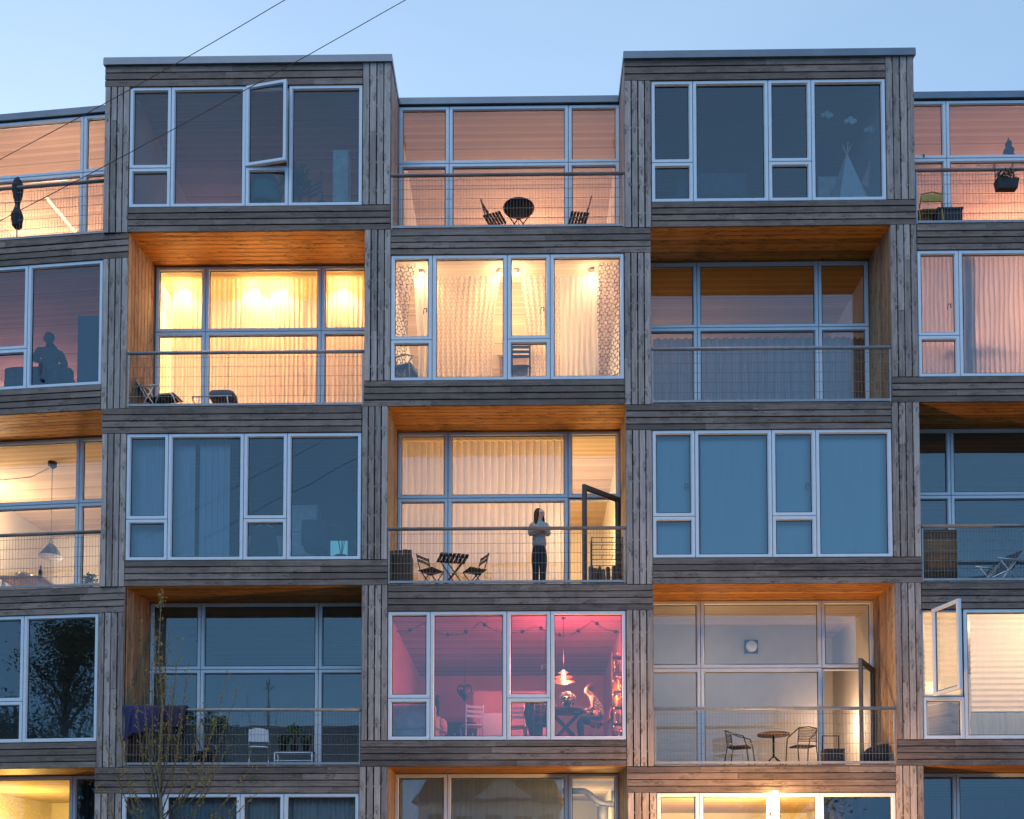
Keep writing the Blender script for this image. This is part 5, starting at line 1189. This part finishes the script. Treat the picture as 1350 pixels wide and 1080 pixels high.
# ================= E4
R = FRONT['E4']; zb = at('E4', 1300, .28, py=917).z
def pleated(key, pxa, pxb, n, z0, z1, label):
    ua, ub = uat(MAIN,pxa,(z0+z1)/2,n), uat(MAIN,pxb,(z0+z1)/2,n); t = thing('pleated_blind', label, 'blind', ((ua+ub)/2,n,z0), 0, 'pleated blinds'); hw=(ub-ua)/2; m_=int((z1-z0)/.115); mb = MB()
    for j in range(m_):
        a_,c_=j*(z1-z0)/m_,(j+1)*(z1-z0)/m_; b2=(a_+c_)/2
        mb.face([(-hw,.028,a_),(hw,.028,a_),(hw,-.0,b2),(-hw,-.0,b2)]); mb.face([(-hw,-.0,b2),(hw,-.0,b2),(hw,.028,c_),(-hw,.028,c_)])
    mb.build('cloth', M['pleat'], t); mb = MB(); mb.box(-hw,hw,-.01,.03,-.025,-.001); mb.build('bottom_bar', M['frame'], t)
pleated('E4', 1219, 1272, .28, R['cells'][0][2]+.02, R['z1']-.03, 'narrow cream pleated blind behind the open casement')
pleated('E4', 1280, 1420, .28, R['z0']+.62, R['z1']-.03, 'wide cream pleated blind of the lower right window')
curtain('E4', 1280, 1420, .34, 'sheer_curtain', 'grey sheer under the wide pleated blind of the lower right window', 'curtain', M['dimsheer'], z1=R['z0']+.62, folds=8, amp=.02)
t = thing('wooden_chest', 'tall plywood box with a pale lid in the lower right edge window', 'box', att('E4', 1246, .55, 950), rad(35))
mb = MB(); mb.box(-.24,.24,-.24,.24,0,.78); mb.build('body', M['pine'], t); mb = MB(); mb.box(-.25,.25,-.25,.25,.781,.81); mb.build('lid', M['frame'], t)
glow('E4', 1330, 1.6, .6, 34, (1,.68,.38))
light(at('E4', 1228, .34, z=R['floor']+1.1), 1.1, (1,.66,.30), .1); light(at('E4', 1240, 2.2, z=R['floor']+1.9), 30, (1,.70,.42), .2)  # first light is a small fill added to gild the chest front

# ================= lamps, bottom right
a = at('D5', 1022, -.16, py=1043)
t = thing('tube_lamp', 'bright upright tube lamp mounted on the mullion of the bottom right window', 'lamp', a)
mb = MB(); mb.lathe([(.04,-1.5),(.065,-1.46),(.065,-.05),(.04,.0)], n=14); mb.build('tube', emit('lamp_glass', (1,.62,.26), 26), t)
mb = MB(); mb.box(-.03,.03,.05,.155,-.5,-.4); mb.box(-.03,.03,.05,.155,-1.2,-1.1); mb.build('bracket', M['steel'], t)
pl = MAIN.w(uat(MAIN, 1035, 2.2, -1.9), -1.9, .04)
t = thing('street_lamp', 'low street lamp whose warm light falls on the bottom right boards', 'street lamp', pl)
top = 2.25
mb = MB(); mb.lathe([(.09,0),(.09,.25),(.055,.32),(.045,top-.45),(.07,top-.4)],n=16); mb.build('pole', M['black'], t)
mb = MB(); mb.lathe([(.06,top-.38),(.10,top-.3),(.10,top-.06),(.05,top)],n=18); mb.build('lantern', emit('street_lamp_glass', (1,.50,.16), 330), t)

# ================= overhead cables
for (x0,y0,x1,y1,nm) in ((375,0,0,210,'upper'),(534,0,0,291,'lower')):
    n = -6.0; pts = []
    for i in range(25):
        f = -.5+i/24*2.2; px = x0+(x1-x0)*f; py = y0+(y1-y0)*f; u, z = uz(MAIN, px, py, n); pts.append((u, n, z-.10*4*max(0, f*(1-f))*.5))
    mb = MB(); mb.tube(pts, .0055, 5); o = mb.build('overhead_cable', M['black'], None, None, True); tag(o, nm+' of the two thin black cables crossing the sky at upper left', 'cable', 'overhead cables')

# ================= sapling in front of the left side
n = -2.6; base = MAIN.w(uat(MAIN, 211, 1.0, n), n, 0.0)
def sp(px, py, dn=0.0): u, z = uz(MAIN, px, py, n+dn); return Vector((u, n+dn, z))-base
t = thing('young_tree', 'thin young tree with sparse yellow green buds before the dark left balcony', 'tree', base)
tr = MB(); br = MB(); lf = MB(); rr = random.Random(11)
def bud(p, d, k):
    for _ in range(k):
        q = p+Vector((rr.uniform(-1,1),rr.uniform(-1,1),rr.uniform(-1,1)))*.035; dd = (d+Vector((rr.uniform(-1,1),rr.uniform(-1,1),rr.uniform(-.4,1)))*.9).normalized(); s = rr.uniform(.024,.048)
        w_ = dd.cross(Vector((rr.uniform(-1,1),rr.uniform(-1,1),rr.uniform(-1,1)))).normalized()*s*.42
        lf.face([tuple(q), tuple(q+dd*s*.5+w_), tuple(q+dd*s*1.2), tuple(q+dd*s*.5-w_)])
trunk = [Vector((0,0,0)), sp(209,1120), sp(213,1080), sp(210,1000), sp(214,930), sp(209,860), sp(213,783)]
tr.tube([tuple(p) for p in trunk], [.045,.036,.032,.026,.019,.012,.004], 7); tr.build('trunk', wood('grey_bark', (.10,.085,.06), (.17,.15,.10), (.25,.22,.15), knots=.4), t)
ends = [(186,820,.3,1060),(236,845,.2,1040),(248,880,-.2,1060),(175,905,-.3,1080),(270,930,.2,1090),(288,945,-.3,1080),(302,890,.3,1100),(316,905,.1,1100),(150,935,.2,1090),(140,985,-.3,1110),(330,1015,.2,1110),(345,1040,-.2,1120),(300,985,-.4,1100),(160,1010,.4,1100),(225,905,-.4,1050),(200,870,.4,1040),(260,985,.5,1100),(130,1040,.1,1130),(310,1060,.3,1140),(192,940,-.4,1080),(240,950,.3,1080),(282,1010,-.1,1110),(176,1035,-.2,1125),(222,835,.2,960),(203,815,-.2,950)]
for (px,py,dn,y0) in ends:
    s0 = sp(210,min(y0,1150)); e = sp(px,py,dn); m1 = s0.lerp(e,.35)+Vector((( e.x-s0.x)*.22,0,-.08)); m2 = s0.lerp(e,.7)+Vector(((e.x-s0.x)*.10,0,-.02))
    pts = [s0,m1,m2,e]; br.tube([tuple(p) for p in pts], [.015,.012,.008,.003], 5)
    for k in range(16):
        f = .3+.7*k/15; a_, b2 = (m1,m2) if f < .7 else (m2,e); g_ = (f-.35)/.35 if f < .7 else (f-.7)/.3; p = a_.lerp(b2, max(0,g_)); d = (b2-a_).normalized()
        side = (d+Vector((rr.uniform(-.9,.9),rr.uniform(-.9,.9),rr.uniform(-.1,.7)))).normalized(); L_ = rr.uniform(.06,.26)*(1.1-f*.5); q = p+side*L_
        br.tube([tuple(p),tuple(q)], [.004,.0015], 4, cap=False)
        for g2 in (.35,.7,1.0): bud(p.lerp(q,g2), side, 1 if rr.random()<.8 else 0)
        if rr.random() < .4: bud(p, d, 1)
for k in range(70):
    f = rr.uniform(.45,1.0); i = min(5, int(f*6)); p = trunk[i].lerp(trunk[i+1], f*6-i) if i < 6 else trunk[6]; d = Vector((rr.uniform(-.6,.6),rr.uniform(-.6,.6),1)).normalized(); q = p+d*rr.uniform(.05,.22); br.tube([tuple(p),tuple(q)],[.004,.0015],4,cap=False); bud(q,d,3); bud(p.lerp(q,.5),d,2)
br.build('branch', plain('olive_twig', (.13,.11,.06), .8), t)
lm, nt, out = newmat('yellow_green_buds'); d_ = nd(nt,'ShaderNodeBsdfDiffuse'); t_ = nd(nt,'ShaderNodeBsdfTranslucent'); mx = nd(nt,'ShaderNodeMixShader'); mx.inputs[0].default_value=.35
cc = ramp(nt, noise(nt, mapping(nt,(1,1,1),'Object'), 9.0, 3), [(.35,(.22,.19,.05)),(.65,(.42,.35,.10))]); nt.links.new(cc,d_.inputs[0]); nt.links.new(cc,t_.inputs[0]); nt.links.new(d_.outputs[0],mx.inputs[1]); nt.links.new(t_.outputs[0],mx.inputs[2]); nt.links.new(mx.outputs[0],out.inputs[0])
lf.build('leaves', lm, t)

# ================= across the street: what the panes mirror
def mirror(fr, px, py, n, dist):               # point seen in a pane at (px,py), dist metres behind the camera plane
    d = FW + RT*((px-675)/FPX) + UP*((PPY-py)/FPX); u, z = uz(fr, px, py, n); P = fr.w(u, n, z); r = d - fr.N*2*d.dot(fr.N)
    return P + r*((CAM.y-dist-P.y)/r.y)
def big_tree(label, x, y, h, r, seed, dens=9000, lsz=.115, trunk_r=.28):
    rr = random.Random(seed); t = thing('leafy_tree', label, 'tree', (x,y,0), 0, 'trees across the street'); tm = MB(); lm_ = MB()
    tm.tube([(0,0,0),(.1,0,h*.25),(-.1,.1,h*.55),(.05,0,h*.9)], [trunk_r,trunk_r*.75,trunk_r*.45,.03], 8)
    tips = []
    for k in range(46):
        z = h*rr.uniform(.22,.93); a = rr.uniform(0,6.28); f = (z/h); ext = r*(1.1-abs(f-.48)*1.5)*rr.uniform(.55,1.1); e = Vector((ext*math.cos(a),ext*math.sin(a),z+ext*rr.uniform(.15,.5)))
        tm.tube([(0,0,z*.85),tuple(e*.5+Vector((0,0,z*.45))),tuple(e)], [.07,.045,.012], 5)
        for g in (.45,.65,.85,1.0): tips.append(Vector((0,0,z*.9)).lerp(e,g))
    for _ in range(dens):
        c_ = tips[rr.randrange(len(tips))]; p = c_+Vector((rr.gauss(0,.55),rr.gauss(0,.55),rr.gauss(0,.45))); d = Vector((rr.uniform(-1,1),rr.uniform(-1,1),rr.uniform(-1,.6))).normalized(); q = d.cross(Vector((rr.uniform(-1,1),rr.uniform(-1,1),1))).normalized(); s = lsz*rr.uniform(.5,1.2)
        lm_.face([tuple(p-d*s),tuple(p+q*s*.45),tuple(p+d*s),tuple(p-q*s*.45)])
    tm.build('trunk', M['teak'], t); lm_.build('crown', M['green'], t)
q = mirror(AF, 98, 900, .08, 9); big_tree('tall dark leafy tree mirrored in the lower left window', q.x-.2, q.y, 18.0, 3.3, 4, 24000)
q = mirror(AF, 8, 930, .08, 11); big_tree('smaller dark tree mirrored at the left edge of the lower left window', q.x, q.y, 13.0, 2.6, 6, 12000)
q = mirror(MAIN, 272, 985, 1.22, 10); big_tree('round topped tree mirrored in the dark balcony window', q.x, q.y, 7.4, 2.0, 8, 5000)
q = mirror(MAIN, 1000, 900, 1.22, 12); big_tree('spreading tree mirrored in the right hand balcony window', q.x+1.5, q.y, 12.5, 2.8, 12, 7000)
# white gabled house and a long dark one beside it
q = mirror(MAIN, 665, 1060, 1.22, 13); hx, hy = q.x, q.y
t = thing('white_house', 'white house with a gabled dormer mirrored in the middle ground floor window', 'house', (hx, hy, 0))
zr = mirror(MAIN, 665, 1020, 1.22, 13).z; ze = zr-1.7
mb = MB(); mb.box(-5,3.2,-6,0,0,ze); mb.build('wall', plain('white_render', (.75,.73,.70), .9, var=.08), t)
mb = MB(); mb.hexa([(-5.3,-6.3,ze+.01),(3.5,-6.3,ze+.01),(3.5,.35,ze+.01),(-5.3,.35,ze+.01),(-4.2,-3.2,zr+1.2),(2.4,-3.2,zr+1.2),(2.4,-2.8,zr+1.2),(-4.2,-2.8,zr+1.2)]); mb.build('roof', M['roof'], t)
mb = MB(); V=[(-2.2,.1,ze-.2),(2.2,.1,ze-.2),(0,.1,zr),(-2.2,-3,ze-.2),(2.2,-3,ze-.2),(0,-3,zr)]; mb.mesh(V,[(0,1,2),(3,5,4),(0,2,5,3),(1,4,5,2),(0,3,4,1)],False); mb.build('gable', plain('white_board', (.75,.73,.70), .8), t)
for x in (-4,-2.3,-.6,1.1,2.4):
    mb = MB(); mb.box(x-.55,x+.55,.005,.06,ze-2.1,ze-.6); w_ = mb.build('window', M['frame'], t); mb = MB(); mb.box(x-.45,x+.45,.061,.065,ze-2.0,ze-.7); mb.build('pane', M['gasket'], w_)
q = mirror(MAIN, 380, 958, 1.22, 14); t = thing('brick_house', 'long dark brick house mirrored in the dark balcony window', 'house', (q.x, q.y, 0))
mb = MB(); mb.box(-9,5,-8,0,0,q.z-.35); mb.build('wall', plain('dark_brick', (.10,.07,.06), .9), t); mb = MB(); mb.box(-9.3,5.3,-8.3,.3,q.z-.349,q.z); mb.build('roof', M['roof'], t)

# ------------------------------------------------------------------ ground, sky, camera
mb = MB(); mb.face([(-400,-400,0),(400,-400,0),(400,400,0),(-400,400,0)]); g = mb.build('ground', plain('grass_and_gravel', (.10,.10,.07), .95, var=.5, scale=.6), None, 'structure')
mb = MB(); mb.box(-60, 60, -3.6, -1.2, .0, .04); mb.build('pavement', plain('pavement_concrete', (.28,.27,.26), .85, var=.2, scale=1.2), None, 'structure')
SUNAZ = rad(-25)                               # sun has just gone low behind the building, to the left
w = bpy.data.worlds.new('World'); S.world = w; w.use_nodes = True; nt = w.node_tree
sky = nt.nodes.new('ShaderNodeTexSky'); sky.sky_type = 'NISHITA'; sky.sun_disc = False; sky.sun_elevation = rad(3.5); sky.sun_rotation = SUNAZ
sky.ozone_density = 2.6; sky.dust_density = 1.25; sky.air_density = 1.0
tc = nd(nt, 'ShaderNodeTexCoord'); spx = nd(nt, 'ShaderNodeSeparateXYZ'); nt.links.new(tc.outputs['Generated'], spx.inputs[0])
low = mathn(nt, 'POWER', mathn(nt, 'SUBTRACT', 1.0, spx.outputs[2], True), 3.2)
wm_ = nd(nt, 'ShaderNodeMapping'); wm_.inputs['Scale'].default_value = (1.2, 1.2, 4.5); nt.links.new(tc.outputs['Generated'], wm_.inputs[0])
veil = ramp(nt, noise(nt, wm_.outputs[0], 1.6, 4, .5), [(.3, (.185,.20,.175)), (.7, (.32,.335,.275))])      # thin high haze
sk = mixc(nt, 1.0, sky.outputs[0], veil, 'ADD'); sk = mixc(nt, low, sk, (.18,.84,2.15))
nt.links.new(sk, nt.nodes['Background'].inputs[0]); nt.nodes['Background'].inputs[1].default_value = .15
sl = bpy.data.lights.new('dusk_fill', 'SUN'); sl.energy = .24; sl.angle = rad(34); sl.color = (.92, .94, 1)  # added twilight fill from the camera side, opposite the sunset
so = bpy.data.objects.new('dusk_fill', sl); COL.objects.link(so)
d = Vector((.25, .50, -.95)); so.rotation_euler = d.to_track_quat('-Z', 'Y').to_euler(); so.location = (-5, -20, 30)
cam = bpy.data.cameras.new('camera'); co = bpy.data.objects.new('camera', cam); COL.objects.link(co); S.camera = co
cam.sensor_width = 36; cam.sensor_fit = 'HORIZONTAL'; cam.lens = FPX/1350*36; cam.shift_y = (PPY-540)/1350; cam.clip_end = 2000; cam.clip_start = .1
co.matrix_world = Matrix(((RT.x, UP.x, -FW.x, CAM.x), (RT.y, UP.y, -FW.y, CAM.y), (RT.z, UP.z, -FW.z, CAM.z), (0,0,0,1)))
S.render.engine = 'CYCLES'; S.cycles.use_denoising = True
S.cycles.max_bounces = 8; S.cycles.diffuse_bounces = 3; S.cycles.glossy_bounces = 3; S.cycles.transparent_max_bounces = 12; S.cycles.sample_clamp_indirect = 4; S.cycles.caustics_reflective = False; S.cycles.caustics_refractive = False
S.view_settings.view_transform = 'Standard'; S.view_settings.look = 'None'; S.view_settings.exposure = 2.1; S.view_settings.gamma = 1
